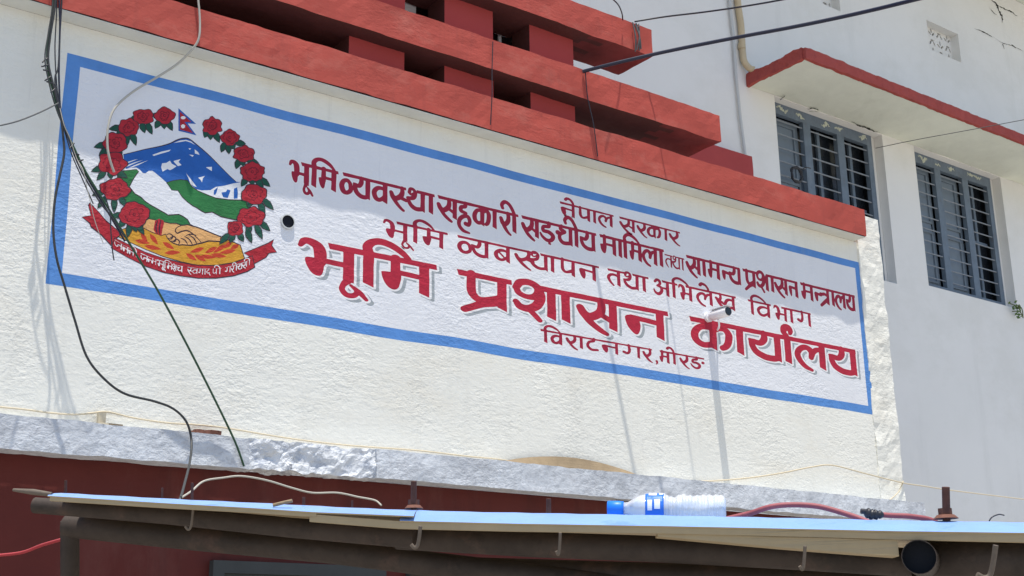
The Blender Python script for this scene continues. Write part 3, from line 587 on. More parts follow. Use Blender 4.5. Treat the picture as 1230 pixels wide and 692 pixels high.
FL = [((510, 137), (52, 42), [((475, 165), (455, 212)), ((500, 170), (508, 215)), ((525, 165), (555, 225)), ((462, 152), (442, 124))]),
 ((388, 143), (55, 40), [((370, 182), (398, 238)), ((410, 180), (440, 246)), ((340, 160), (315, 150))]),
 ((305, 203), (53, 45), [((255, 200), (190, 215)), ((285, 235), (300, 308)), ((325, 235), (348, 310)), ((255, 230), (235, 243))]),
 ((228, 293), (62, 55), [((170, 296), (105, 318)), ((180, 325), (134, 366)), ((225, 340), (272, 352)), ((200, 335), (165, 365))]),
 ((212, 408), (73, 58), [((150, 436), (90, 455)), ((165, 460), (122, 507)), ((230, 460), (300, 492)), ((195, 460), (205, 500))]),
 ((228, 555), (77, 55), [((155, 570), (94, 592)), ((170, 600), (126, 667)), ((222, 600), (222, 692)), ((262, 608), (290, 655))]),
 ((337, 699), (78, 65), [((270, 700), (198, 708)), ((270, 735), (245, 776)), ((305, 755), (298, 832)), ((345, 750), (395, 816)), ((325, 760), (350, 800))]),
 ((780, 197), (50, 45), [((745, 222), (735, 264)), ((765, 230), (770, 277)), ((790, 228), (822, 293))]),
 ((880, 262), (47, 40), [((845, 292), (830, 348)), ((865, 300), (875, 358)), ((890, 298), (905, 330)), ((915, 300), (972, 298))]),
 ((960, 355), (55, 42), [((925, 388), (914, 442)), ((955, 388), (1047, 408)), ((945, 395), (955, 425))]),
 ((1008, 457), (62, 50), [((970, 493), (943, 542)), ((1058, 498), (1110, 542)), ((1030, 500), (1072, 555)), ((1000, 500), (1010, 535))]),
 ((1017, 585), (66, 52), [((1080, 612), (1130, 675)), ((1052, 632), (1080, 702)), ((990, 628), (985, 662))]),
 ((1000, 713), (72, 50), [((1058, 740), (1110, 795)), ((1030, 760), (1066, 843)), ((985, 755), (985, 825)), ((960, 800), (1005, 864))]),
 ((910, 778), (42, 40), [((870, 810), (818, 870)), ((900, 812), (880, 862)), ((935, 812), (958, 855))])]
for (cx, cy), (rx, ry), lv in FL:
    mb = MB(); a0 = random.random() * 6
    k1, k2, w1, w2 = random.choice((4, 5, 6)), random.choice((8, 9, 11)), random.uniform(.06, .11), random.uniform(.03, .06)
    for a, b in lv:
        a = (a[0] * .72 + cx * .28, a[1] * .72 + cy * .28)
        lens(mb, a, b, 20, 2); lens(mb, (a[0] * .96 + b[0] * .04, a[1] * .96 + b[1] * .04), (a[0] * .06 + b[0] * .94, a[1] * .06 + b[1] * .94), 15.5, 1)
    def ruff(k, s): r = (1 + w1 * math.sin(k1 * k + a0) + w2 * math.sin(k2 * k + 2 * a0)) * s; return (cx + rx * r * math.cos(k), cy + ry * r * math.sin(k))
    flat(mb, [ruff(k * .157, 1.13) for k in range(40)], 2); flat(mb, [ruff(k * .157, 1.05) for k in range(40)], 0)
    for j in range(9):
        a1 = a0 + j * .72; r1 = .2 + .55 * random.random(); c = (cx + rx * r1 * math.cos(a1) * .9, cy + ry * r1 * math.sin(a1) * .9)
        brush(mb, [(c[0] + 11 * math.cos(a1 + k), c[1] + 10 * math.sin(a1 + k)) for k in (-1.6, -.8, 0, .8, 1.6)], 4.5, 3)
    brush(mb, [(cx + 8 * math.cos(k), cy + 7 * math.sin(k)) for k in (0, 1.5, 3, 4.5, 6)], 5, 3)
    mb.build('rhododendron', [M['flower'], M['leaf'], M['ink'], M['petal_line']], emblem)
# motto on the ribbon follows its curve
rc = np.array([em(x, y + 473) for x, y in ((215, 385), (300, 432), (400, 480), (500, 515), (600, 538), (700, 552), (800, 553), (900, 538), (985, 505))])
rp = np.polyfit(rc[:, 0], rc[:, 1], 4)
RIB = lambda px: 90 + px / EM
def xmid(px): return RIB(px)
Zr = 3.60
def rib_map(x, z): return float(np.polyval(rp, x)) + (z - Zr)
gm = gl(RIB, [('ja', 222, 262), ('na', 268, 298), ('na', 302, 330, ('ii', 318, 347)), ('ja', 372, 408), ('na_half', 410, 432), ('ma', 432, 458), ('bha', 464, 500, ('uu',)), ('ma', 522, 548, ('i', 510, 545)), ('sha', 552, 572), ('cha', 574, 606),
   ('s_half', 638, 662), ('va', 664, 692), ('ga', 698, 724, ('aa', 738), ), ('da', 744, 768), ('pa', 776, 802, ('ii', 790, 822)), ('ga', 850, 880), ('ra', 886, 904, ('ii', 893, 916)), ('ya', 924, 946), ('sa', 950, 974, ('ii', 960, 990))])
# columns measured along the ribbon are taken at its own height, so shift them to the working height
rib_src = lambda px: px
def cols_fix(px): 
    p = at(px, 330, 0)
    zz = float(np.polyval(rp, p.x)); return xat(px, zz)
def motto():
    global xat
    old = xat
    def nx(px, Z, Y=0.0): 
        X = old(px, 3.6)
        for _ in range(4): X = old(px, float(np.polyval(rp, X)))
        return X
    xat = nx
    o = letter_line('motto_lettering', Zr + .020, Zr - .0125, .115, .95, gm, hd(RIB, [(222, 348), (372, 455), (478, 610), (638, 832), (850, 996)]), [M['white']], 0, None, .001, ident, None, rib_map, lay[0] * E)
    xat = old
    return o
mo = motto(); mo.parent = emblem; mo.matrix_parent_inverse = Matrix.Translation(-base(emblem))

# ------------------------------------------------------------------ neighbouring building on the right
BYW = 2.5
nb = empty('neighbouring_building', (11, 4.5, 0), 'taller white building on the right with barred blue grey windows under a red edged shade', 'building')
holes = [(8.245, 10.09, 5.65, 7.47), (10.69, 12.475, 5.73, 7.47), (9.20, 9.535, 8.90, 9.335), (11.255, 11.92, 8.92, 9.325), (13.15, 14.95, 5.73, 7.47)]
xs = sorted({3.0, 22.0} | {q for hh in holes for q in hh[:2]}); zz = sorted({0.0, 10.3} | {q for hh in holes for q in hh[2:]})
mb = MB()
for i in range(len(xs) - 1):
    for k in range(len(zz) - 1):
        cx, cz = (xs[i] + xs[i + 1]) / 2, (zz[k] + zz[k + 1]) / 2
        if any(h0 < cx < h1 and z0 < cz < z1 for h0, h1, z0, z1 in holes): continue
        mb.add([(xs[i], BYW, zz[k]), (xs[i + 1], BYW, zz[k]), (xs[i + 1], BYW, zz[k + 1]), (xs[i], BYW, zz[k + 1])], [(0, 1, 2, 3)])
for h0, h1, z0, z1 in holes:
    y0, y1 = BYW, BYW + .24
    mb.add([(h0, y0, z0), (h1, y0, z0), (h1, y1, z0), (h0, y1, z0), (h0, y0, z1), (h1, y0, z1), (h1, y1, z1), (h0, y1, z1)], [(0, 1, 2, 3), (4, 7, 6, 5), (0, 3, 7, 4), (1, 5, 6, 2)])
mb.add([(3, BYW, 0), (3, 9, 0), (3, 9, 10.3), (3, BYW, 10.3), (22, BYW, 0), (22, 9, 0), (22, 9, 10.3), (22, BYW, 10.3)], [(0, 1, 2, 3), (4, 7, 6, 5), (1, 5, 6, 2)])
mb.build('wall', M['bwall'], nb, recalc=False)
mb = MB(); mb.rough(2.6, 22, 1.15, 8.9, 10.302, 10.45, .4, .01, 2); rf = mb.build('roof_slab', M['ceil'], nb)
mb = MB(); mb.box(2.58, 22, 1.10, 1.145, 10.28, 10.5); mb.build('roof_edge', M['fascia'], rf)
# shade slab over the windows
mb = MB(); mb.rough(7.845, 16.5, 1.725, 2.497, 7.478, 7.585, .08, .006, 4); ch = mb.build('window_shade', M['ceil'], nb)
mb = MB(); mb.rough(7.815, 16.5, 1.680, 1.722, 7.468, 7.590, .04, .009, 9, seed=2); mb.rough(7.80, 7.843, 1.7225, 2.496, 7.468, 7.600, .035, .02, 7, seed=5)
mb.build('shade_edge', M['fascia'], ch)
def crack(parent, pts, wd, y=None, z=None, mt='crack', name='crack'):
    q = cr([(*p, 0) if len(p) == 2 else p for p in pts], 5); mb = MB(); n = len(q); vs = []
    for i in range(n):
        t = Vector(q[min(i + 1, n - 1)]) - Vector(q[max(i - 1, 0)]); t.normalize(); nn = Vector((-t.y, t.x, 0))
        k = wd * (0.25 + random.random()) / 2 * math.sin(math.pi * (i + .6) / (n + .2)); c = Vector(q[i]) + nn * (random.random() - .5) * wd * .5
        vs += [c + nn * k, c - nn * k]
    f = [(2 * i, 2 * i + 1, 2 * i + 3, 2 * i + 2) for i in range(n - 1)]
    mb.add([(p.x, y, p.y) if y is not None else (p.x, p.y, z) for p in vs], f); return mb.build(name, M[mt], parent)
def soff(px, py):
    d = ray(px, py); p = CAM + d * ((7.478 - CAM.z) / d.z); return (p.x, p.y)
def bw(px, py): p = at(px, py, BYW); return (p.x, p.z)
for pts, wd in (([(1023, 145), (1032, 150), (1040, 152), (1048, 156), (1056, 158)], .03), ([(970, 130), (977, 129), (984, 131)], .03), ([(937, 119), (943, 114)], .015)):
    crack(ch, [soff(*p) for p in pts], wd, z=7.466)
for pts, wd, mt in (([(969, 132), (976, 133), (984, 133)], .02, 'putty'), ):
    crack(ch, [soff(*p) for p in pts], wd, z=7.4655, mt=mt, name='peeled_patch')
for pts, wd in (([(1190, 0), (1197, 6), (1200, 14), (1203, 20), (1204, 28)], 0.050), ([(1196, 5), (1206, 11), (1214, 14), (1222, 20)], 0.028), ([(1188, 9), (1193, 15), (1197, 18)], 0.017), ([(1170, 34), (1180, 38), (1187, 42), (1195, 46)], 0.017), ([(1195, 46), (1204, 52), (1212, 54), (1222, 58), (1230, 63)], 0.012), ([(1204, 53), (1206, 59)], 0.022), ([(1215, 54), (1220, 58)], 0.019)):
    crack(nb, [bw(*p) for p in pts], wd, y=BYW - .004)
def window(h0, h1, z0, z1, mull, shut):
    y0, y1 = BYW + .10, BYW + .16
    fx0, fx1, fz0, fz1 = h0 + .002, h1 - .075, z0 + .002, z1 - .002
    f = MB(); t = .085
    f.box(fx0, fx0 + t, y0, y1, fz0, fz1); f.box(fx1 - t, fx1, y0, y1, fz0, fz1)
    f.box(fx0 + t, fx1 - t, y0, y1, fz0, fz0 + .075); f.box(fx0 + t, fx1 - t, y0, y1, fz1 - .13, fz1)
    pans = []; xx = fx0 + t
    for mx in mull:
        f.box(mx - .06, mx + .06, y0 + .002, y1 - .002, fz0 + .075, fz1 - .13); pans.append((xx, mx - .06)); xx = mx + .06
    pans.append((xx, fx1 - t))
    wo = f.build('window', M['steel'], nb)
    b = MB()
    b.box(fx1 + .003, h1 - .002, y0 + .02, y1, fz0, fz1); b.build('jamb', M['bwall'], wo)
    for i, (a, c) in enumerate(pans):
        zb, zt = fz0 + .075, fz1 - .13; mid = (a + c) / 2
        n = 10
        for k in range(n):
            z = zb + (zt - zb) * (k + .6) / n
            b = MB(); b.tube([(a - .01, y0 + .022, z), (c + .01, y0 + .022, z)], .0085, 6); b.build('grille_bar', M['bar'], wo)
        if shut[i]:
            s = MB(); s.box(a, c, y1 + .03, y1 + .05, zb, zt)
            for (p0, p1) in ((zb + .06, (zb + zt) / 2 - .05), ((zb + zt) / 2 + .05, zt - .06)):
                s.box(a + .03, a + .05, y1 + .012, y1 + .031, p0, p1); s.box(c - .09, c - .06, y1 + .012, y1 + .031, p0, p1)
                s.box(a + .05, c - .09, y1 + .012, y1 + .031, p1 - .03, p1); s.box(a + .05, c - .09, y1 + .012, y1 + .031, p0, p0 + .03)
            s.build('shutter', M['shutter'], wo)
            g = MB(); g.box(c - .060, c - .045, y1 + .024, y1 + .0299, zb + .1, zt - .15); g.build('gap', M['glass'], wo)
        else:
            s = MB(); s.box(a, c, y1 + .062, y1 + .068, zb, zt); s.build('pane', M['glass'], wo)
            s = MB(); s.box(mid - .02, mid + .025, y1 + .03, y1 + .06, zb, zt); s.box(a, c, y1 + .035, y1 + .058, (zb + zt) / 2 - .02, (zb + zt) / 2 + .02); s.build('casement', M['steel'], wo)
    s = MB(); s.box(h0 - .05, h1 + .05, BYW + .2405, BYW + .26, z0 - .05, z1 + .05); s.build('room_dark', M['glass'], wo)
    # putty left where paint has peeled along the head of the frame
    for k in range(5):
        x = fx0 + .08 + (fx1 - fx0 - .2) * (k + random.random() * .7) / 5
        pts = [(x + .05 * j + random.random() * .02, fz1 - .03 - random.random() * .05) for j in range(random.choice((3, 4, 5)))]
        crack(wo, pts, .05, y=y0 - .003, mt='putty', name='peeled_patch')
    return wo
window(8.245, 10.09, 5.65, 7.47, (8.87, 9.45), (1, 0, 0))
window(10.69, 12.475, 5.73, 7.47, (11.27, 11.84), (1, 1, 0))
window(13.15, 14.95, 5.73, 7.47, (13.75, 14.35), (1, 0, 0))
for h0, h1, z0, z1 in (holes[2], holes[3]):
    n = 120; gx = np.linspace(h0, h1, n); gz = np.linspace(z0, z1, n); XX, ZZ = np.meshgrid(gx, gz)
    u = (XX - h0) / (h1 - h0); v = (ZZ - z0) / (z1 - z0); F = np.full(XX.shape, -1.0)
    for i in range(4):
        for j in range(3):
            for (du, dv, an) in ((-.07, 0, .9), (.07, 0, -.9), (0, .1, 0)):
                cu, cv = (i + .5) / 4 + du * .8, (j + .5) / 3 + dv; a = an + (i + j) % 2 * 1.57
                p = (u - cu) * math.cos(a) * (h1 - h0) + (v - cv) * math.sin(a) * (z1 - z0); q = -(u - cu) * math.sin(a) * (h1 - h0) + (v - cv) * math.cos(a) * (z1 - z0)
                F = np.maximum(F, 1 - np.hypot(p / .035, q / .014))
    F[np.abs(F) < 1e-7] = 1e-7
    mb = MB(); marching(mb, F, gx, gz, BYW + .13)
    v = mb.build('vent', M['bwall'], nb)
    sm = v.modifiers.new('thick', 'SOLIDIFY'); sm.thickness = .03; sm.offset = 0
    mb = MB(); mb.box(h0, h1, BYW + .25, BYW + .26, z0, z1); mb.build('vent_back', M['dark'], v)
p0 = [at(886, -40, 2.46), at(886, 0, 2.46), at(890, 30, 2.46), at(892, 62, 2.46), at(894, 74, 2.45), at(900, 82, 2.43), at(906, 84, 2.40)]
mb = MB(); mb.tube(cr([tuple(q) for q in p0], 4), .036, 12)
t = mb.build('drain_pipe', M['cream']); tag(t, 'cream plastic drainpipe ending in an elbow at the red shade end', 'pipe')
mb = MB(); q = at(891, 56, 2.46); mb.tube([q + Vector((0, 0, -.03)), q + Vector((0, 0, .03))], .042, 12); mb.build('pipe_collar', M['cream'], t)
mb = MB(); mb.tube([at(875, -40, 2.47), at(877, 10, 2.47), at(881, 45, 2.47), at(884, 90, 2.47), at(889, 140, 2.47), at(895, 185, 2.47), at(899, 212, 2.46)], .016, 8)
tag(mb.build('conduit', M['conduit']), 'thin pale conduit running down the white wall beside the cream drainpipe', 'conduit')

# sprig at the window corner
def sprig(name, root, tips, label, n=9, sz=.05):
    t = empty(name, root, label, 'plant')
    mb = MB()
    for tp in tips: mb.tube(cr([tuple(root), tuple(root.lerp(tp, .5) + Vector((0, -.03, .03))), tuple(tp)], 5), .006, 6)
    mb.build('stem', M['stem'], t)
    mb = MB()
    for tp in tips:
        for k in range(n):
            c = root.lerp(tp, .35 + .65 * random.random()) + Vector((random.uniform(-1, 1), random.uniform(-1, 1), random.uniform(-1, 1))) * sz * .6
            d = Vector((random.uniform(-1, 1), random.uniform(-1, .2), random.uniform(-.6, .8))).normalized() * sz; s = d.cross(Vector((.3, .8, .5))).normalized() * sz * .35
            mb.add([c, c + d * .5 + s, c + d, c + d * .5 - s], [(0, 1, 2, 3)])
    mb.build('leaves', M['green'], t)
sprig('wall_weed', at(1229, 382, 2.47), [at(1212, 364, 2.42), at(1221, 366, 2.40), at(1216, 374, 2.42)], 'small green weed sprouting from the wall at the lower corner of the right window', 6, .055)

# coil hanging on the left window
mb = MB(); c = at(957, 210, 2.52); pts = []
for k in range(61):
    a = k * 2 * math.pi / 20; r = .085 + .008 * math.sin(k * 1.7); pts.append(c + Vector((r * math.cos(a), .01 * math.sin(k), r * 1.0 * math.sin(a))))
mb.tube(pts, .011, 6); mb.tube([c + Vector((.06, 0, .06)), c + Vector((.15, -.01, .12)), c + Vector((.24, .0, .13))], .006, 6)
tag(mb.build('cable_coil', M['blackw']), 'coil of black cable hanging on the bars of the left window', 'cable coil')

# ------------------------------------------------------------------ security camera and drain stub on the sign
c = at(851, 381, -0.01); c.y = 0
t = empty('security_camera', c, 'white bullet security camera fixed over the sign above the big red letters', 'security camera')
def ax(c, y): return Vector((c.x, y, c.z))
mb = MB(); mb.tube([ax(c, -.035), ax(c, -.04), ax(c, -.19), ax(c, -.195)], [.026, .033, .033, .031], 20); mb.build('housing', M['camwhite'], t)
mb = MB(); mb.tube([ax(c, -.1951), ax(c, -.2)], [.0305, .028], 20); mb.build('lens', M['camblack'], t)
mb = MB(); mb.box(c.x - .030, c.x + .030, -.212, -.05, c.z + .0345, c.z + .0372); mb.build('sun_hood', M['camwhite'], t)
mb = MB(); mb.tube([ax(c, -.02), ax(c, -.036)], .016, 10); mb.tube([ax(c, -.001), ax(c, -.02)], .035, 16)
mb.tube(cr([(c.x, -.10, c.z - .035), (c.x + .02, -.085, c.z - .075), (c.x + .06, -.03, c.z - .085), (c.x + .10, -.006, c.z - .06)], 5), .007, 6); mb.build('bracket', M['camwhite'], t)
c = at(348, 265, -.03); c.y = 0
t = empty('drain_stub', c, 'short dark round drain pipe stub poking out of the sign beside the emblem', 'pipe')
n = 18; mb = MB(); vs = []
for yy, r in ((-.002, .041), (-.013, .041), (-.013, .035), (-.004, .035)):
    vs += [(c.x + r * math.cos(2 * math.pi * k / n), yy, c.z + r * math.sin(2 * math.pi * k / n)) for k in range(n)]
mb.add(vs[:3 * n], [(i * n + k, i * n + (k + 1) % n, (i + 1) * n + (k + 1) % n, (i + 1) * n + k) for i in range(2) for k in range(n)], 0)
mb.add(vs[2 * n:], [(k, (k + 1) % n, n + (k + 1) % n, n + k) for k in range(n)] + [tuple(range(n, 2 * n))], 1)
mb.build('pipe_end', [M['conduit'], M['pipein']], t)

# ------------------------------------------------------------------ cables
def cable(name, pts, r, mt, label, cat='cable', sm=6, n=8, group=None):
    """pts: (column, row, Y)"""
    P = cr([tuple(at(*p)) for p in pts], sm); mb = MB(); mb.tube(P, r, n)
    return tag(mb.build(name, M[mt]), label, cat, group)
cable('power_cable', [(700, 86, -.13), (735, 77, -.3), (800, 62, -.6), (880, 46, -1.0), (960, 31, -1.4), (1040, 14, -1.8), (1130, -8, -2.3)], .0125, 'bluew', 'thick dark blue cable stretched from the red bars across the upper right')
cable('power_cable', [(762, 26, -.13), (800, 20, -.3), (850, 14, -.6), (910, 5, -1.0), (980, -8, -1.5)], .006, 'blackw', 'thin black cable stretched above the thick blue cable at the top right')
cable('service_wire', [(1052, 178, 2.4), (1100, 168, 1.6), (1160, 157, 1.0), (1240, 142, .3)], .004, 'greyw', 'thin grey wire crossing below the red shade edge on the right')
cable('service_wire', [(730, -6, -.3), (742, 5, -.25), (747, 16, -.2), (748, 24, -.14)], .0045, 'blackw', 'short curved black wire arriving on top of the uppermost red bar')
mb = MB()
for k, (a, b) in enumerate(((760, 763), (764, 768), (767, 765), (763, 770))):
    mb.tube(cr([tuple(at(a, 27 + k, -.135)), tuple(at((a + b) / 2 + 2, 45, -.15)), tuple(at(b, 62 - k, -.135))], 5), .005, 6)
tag(mb.build('wire_tie', M['greyw']), 'loops of wire tied around the end of the uppermost red bar', 'wire')
cable('hanging_wire', [(592, 50, -.135), (591, 85, -.135), (591, 115, -.15), (589, 150, -.135)], .003, 'blackw', 'thin wire hanging straight down over the lower two red bars', n=6)
cable('hanging_wire', [(703, 86, -.135), (706, 118, -.135), (713, 150, -.15), (718, 188, -.135)], .0035, 'blackw', 'thin wire dropping from the thick blue cable over the red bars', n=6)
# bundle at the left
cable('cable', [(64, -40, -.14), (65, 0, -.14), (62, 30, -.145), (57, 60, -.15), (58, 85, -.155), (64, 110, -.16), (72, 140, -.17), (90, 180, -.19), (105, 210, -.205), (130, 250, -.22), (160, 300, -.23), (190, 350, -.23), (225, 415, -.21), (258, 480, -.17), (282, 530, -.15), (293, 560, -.14)], 0.0055, 'greenw', 'dark green cable slanting down across the emblem to the broken ledge')
cable('cable', [(68, -40, -.15), (66, 5, -.15), (60, 45, -.155), (58, 75, -.16), (66, 110, -.17), (73, 140, -.18), (76, 165, -.19), (77, 185, -.2), (72, 210, -.21), (66, 240, -.22), (64, 275, -.23), (68, 310, -.24), (78, 345, -.24), (90, 385, -.24), (104, 428, -.24), (125, 455, -.23), (150, 473, -.22), (185, 482, -.2), (208, 491, -.18), (224, 507, -.17), (230, 530, -.16), (228, 555, -.3), (222, 580, -.6), (217, 598, -1.0)], 0.0059, 'darkw', 'long dark grey cable looping down the left of the sign onto the roof')
cable('cable', [(70, -40, -.135), (71, 0, -.135), (72, 30, -.14), (71, 70, -.145), (71, 100, -.15), (74, 140, -.16), (88, 178, -.175), (104, 212, -.19), (128, 252, -.205), (150, 290, -.215)], 0.0047, 'bluew', 'straight dark blue cable hanging in the bundle at the left edge of the sign')
cable('cable', [(75, -40, -.13), (74, 5, -.13), (72, 40, -.14), (70, 80, -.16), (66, 95, -.165), (70, 125, -.18), (80, 160, -.195), (95, 200, -.215), (118, 240, -.23), (135, 262, -.235), (150, 285, -.235)], 0.0039, 'blackw', 'thin black cable twisted into the bundle beside the blue border')
cable('cable', [(72, 130, -.26), (77, 150, -.28), (84, 166, -.27), (92, 190, -.26), (100, 205, -.3), (105, 228, -.3), (109, 244, -.3), (113, 262, -.29), (119, 280, -.29), (124, 292, -.28)], 0.0017, 'palew', 'loose thin pale wire end dangling beside the left tail of the red ribbon')
cable('cable', [(126, 235, -.26), (132, 255, -.27), (133, 275, -.27), (135, 300, -.27), (137, 313, -.26)], 0.0031, 'blackw', 'short black wire end dangling in front of the red ribbon')
cable('cable', [(67, -40, -.13), (68, 10, -.13), (66, 60, -.14), (69, 110, -.155), (76, 150, -.17), (86, 185, -.185), (99, 215, -.2), (112, 245, -.21)], 0.0031, 'blackw', 'thinnest black cable of the bundle, ending half way down beside the emblem')
cable('cable', [(62, -40, -.15), (63, 5, -.16), (58, 40, -.175), (54, 70, -.19), (59, 100, -.2), (68, 132, -.205), (79, 158, -.205)], 0.0035, 'darkw', 'thin dark cable bowing out to the left at the top of the bundle')
for q in [x for x in C.objects if x.name.split('.')[0] == 'cable']:
    if q.name not in ('cable.004', 'cable.005'): q['group'] = 'dark cables in the bundle at the left edge of the sign'
mb = MB()
for (a, b, d, e) in ((54, 70, 51, 75), (55, 78, 50, 80), (55, 85, 52, 84), (58, 92, 54, 97), (60, 100, 56, 98), (63, 107, 61, 111), (86, 172, 84, 178), (92, 186, 89, 184), (97, 192, 94, 194)):
    mb.tube([at(a + 3, b, -.15 - b * .0003), at(d, e, -.16 - b * .0003)], .004, 5)
tag(mb.build('wire_ends', M['blackw']), 'row of cut wire tie ends sticking out of the cable bundle', 'wire')
cable('service_wire', [(-10, 153, -.5), (20, 146, -.45), (48, 135, -.35), (70, 124, -.26)], .0035, 'greyw', 'thin grey wire coming in from the left edge to the cable bundle')
cable('cable', [(234, -30, -.14), (238, 0, -.14), (240, 25, -.14), (239, 45, -.14), (232, 58, -.12), (214, 76, -.06), (190, 92, -.04), (160, 110, -.04), (138, 130, -.045), (130, 152, -.05), (129, 175, -.05), (132, 192, -.05), (137, 207, -.04)], .006, 'palew', 'pale grey cable curving from the red bar over the blue border to the garland')
cable('cable', [(216, 599, -1.0), (230, 590, -.8), (245, 578, -.7), (268, 574, -.6), (290, 572, -.6), (320, 577, -.6), (350, 586, -.6), (375, 592, -.6), (405, 592, -.6), (430, 597, -.62), (450, 601, -.65), (458, 607, -.7)], .0045, 'palew', 'pale cable lying in an arch behind the roof edge under the ledge')
cable('flat_cable', [(-10, 488, -.01), (30, 492, -.02), (60, 496, -.02), (90, 498, -.02), (112, 496, -.015), (130, 495, -.015), (160, 502, -.02), (200, 508, -.02), (232, 510, -.02), (270, 514, -.02), (330, 524, -.02), (380, 531, -.02), (430, 536, -.02), (500, 541, -.02), (560, 548, -.03), (600, 552, -.02), (650, 560, -.02)], .0045, 'flatw', 'cream cable running along the foot of the wall on the left ledge')
cable('flat_cable', [(800, 578, -.02), (850, 578, -.02), (900, 574, -.02), (940, 568, -.03), (975, 561, -.06), (1000, 559, -.07), (1040, 569, -.04), (1084, 580, -.02), (1110, 584, .3), (1150, 590, .8), (1240, 601, 1.6)], .005, 'flatw', 'cream cable rising along the right end of the wall and off to the right building')
cable('flat_cable', [(1085, 578, -.01), (1080, 590, -.03), (1072, 598, -.04), (1064, 604, -.04)], .004, 'flatw', 'short curved cream wire at the right end corner of the wall')
for q in C.objects:
    if q.name.startswith('flat_cable'): q['group'] = 'cream cables running along the foot of the wall'
    elif q.name.startswith('power_cable'): q['group'] = 'cables stretched across the upper right'
    elif q.name.startswith('hanging_wire'): q['group'] = 'thin wires hanging over the red bars'
# bits lying on the ledge
c = at(121, 500, -.05)
t = empty('cable_clip', c, 'small cream block clip holding the cable on the left of the ledge', 'clip')
mb = MB(); mb.box(c.x - .012, c.x + .022, -.06, -.03, 2.69, 2.752); mb.box(c.x - .018, c.x + .03, -.08, -.02, 2.688, 2.702); mb.build('block', M['flatw'], t)
mb = MB(); mb.box(c.x + .025, c.x + .10, -.075, -.05, 2.689, 2.703); mb.build('screw_tab', M['wood'], t)
c = at(250, 519, -.08); mb = MB(); mb.rough(c.x - .07, c.x + .06, -.10, -.03, 2.685, 2.714, .015, .008, 24)
tag(mb.build('brick_chip', M['rustred']), 'reddish brown brick chip lying on the broken part of the ledge', 'brick')
mb = MB(); n = 40; vs = []
for i in range(n + 1):
    t_ = i / n; px = 605 + (775 - 605) * t_; py = 551 + (572 - 551) * t_
    p = at(px, py, -.06); hgt = .01 + .068 * math.sin(math.pi * min(1, t_ * 1.02)) ** .8; sh = .02 * math.sin(t_ * 9)
    zb = 2.70
    vs += [(p.x, -.07, zb), (p.x, -.04 + sh * .3, zb + hgt), (p.x, -.03 + sh * .3, zb + hgt), (p.x, -.062, zb)]
mb.add(vs, [(4 * i + k, 4 * i + (k + 1) % 4, 4 * i + 4 + (k + 1) % 4, 4 * i + 4 + k) for i in range(n) for k in range(4)])
tag(mb.build('bamboo_strip', M['wood']), 'bowed tan strip lying on the middle of the ledge against the wall', 'strip')

# ------------------------------------------------------------------ tin roof shed in front
shed = empty('tin_roof_shed', deep(640, 640, 3.4) * 1, 'low tin roofed shed in front with pale blue sheets on brown pipes', 'shed')
b0 = shed.location; shed.location = (b0.x, b0.y, 0)
BK = Vector((RF.x, RF.y, 0)).normalized()          # the roof runs back, away from the camera
def depth(px): return 3.35 + (2.62 - 3.35) * (px - 60) / 1170.0
def roof_sheet(cols, band, drop, length, mats, kink=None):
    """cols: (column, row of the lip's lower edge); band: height of the sloping front band in rows; then the sheet runs back flatter"""
    mb = MB(); vs = []; rows = 7
    for i, (px, py, bd) in enumerate(cols):
        d = depth(px); lip = deep(px, py, d); elev = (at(px, py, 5) - CAM); sl = elev.z / math.hypot(elev.x, elev.y)
        run = .10; rise = run * sl + bd / FPX * d
        wv = .0006 * math.sin(i * 2.1)
        crest = lip + BK * run + Vector((0, 0, rise + wv))
        vs += [lip, lip + BK * .004 + Vector((0, 0, .0025)), lip.lerp(crest, .5) + Vector((0, 0, .003)), crest, crest + BK * .04 + Vector((0, 0, -.010)), crest + BK * .15 + Vector((0, 0, -.022)), crest + BK * length + Vector((0, 0, length * sl * .55))]
    n = len(cols)
    mb.add(vs, [(i * rows + k, (i + 1) * rows + k, (i + 1) * rows + k + 1, i * rows + k + 1) for i in range(n - 1) for k in range(rows - 1)], 0, False)
    o = mb.build('roof_sheet', mats, shed); sm = o.modifiers.new('thick', 'SOLIDIFY'); sm.thickness = .0035; sm.offset = -1; sm.material_offset = 1; sm.material_offset_rim = 1
    return o
def lin(tab, px):
    for (a, b), (c, d) in zip(tab[:-1], tab[1:]):
        if a <= px <= c: return b + (d - b) * (px - a) / (c - a)
    return tab[-1][1] if px > tab[-1][0] else tab[0][1]
lipR = [(478, 625.5), (620, 629), (800, 632), (900, 634), (1080, 638), (1300, 641)]; crR = [(478, 612), (560, 614.5), (735, 617.5), (880, 620), (1080, 624), (1300, 627)]
lipL = [(57, 595.5), (200, 604.5), (300, 610), (375, 615), (500, 620)]; crL = [(57, 592), (200, 599.5), (300, 604), (420, 610), (500, 613)]
roof_sheet([(px, lin(lipR, px), lin(lipR, px) - lin(crR, px)) for px in range(480, 1281, 20)], None, 0, 1.5, [M['sheet'], M['hem']])
roof_sheet([(px, lin(lipL, px), lin(lipL, px) - lin(crL, px)) for px in range(57, 498, 20)], None, 0, 1.5, [M['sheet'], M['hem']])
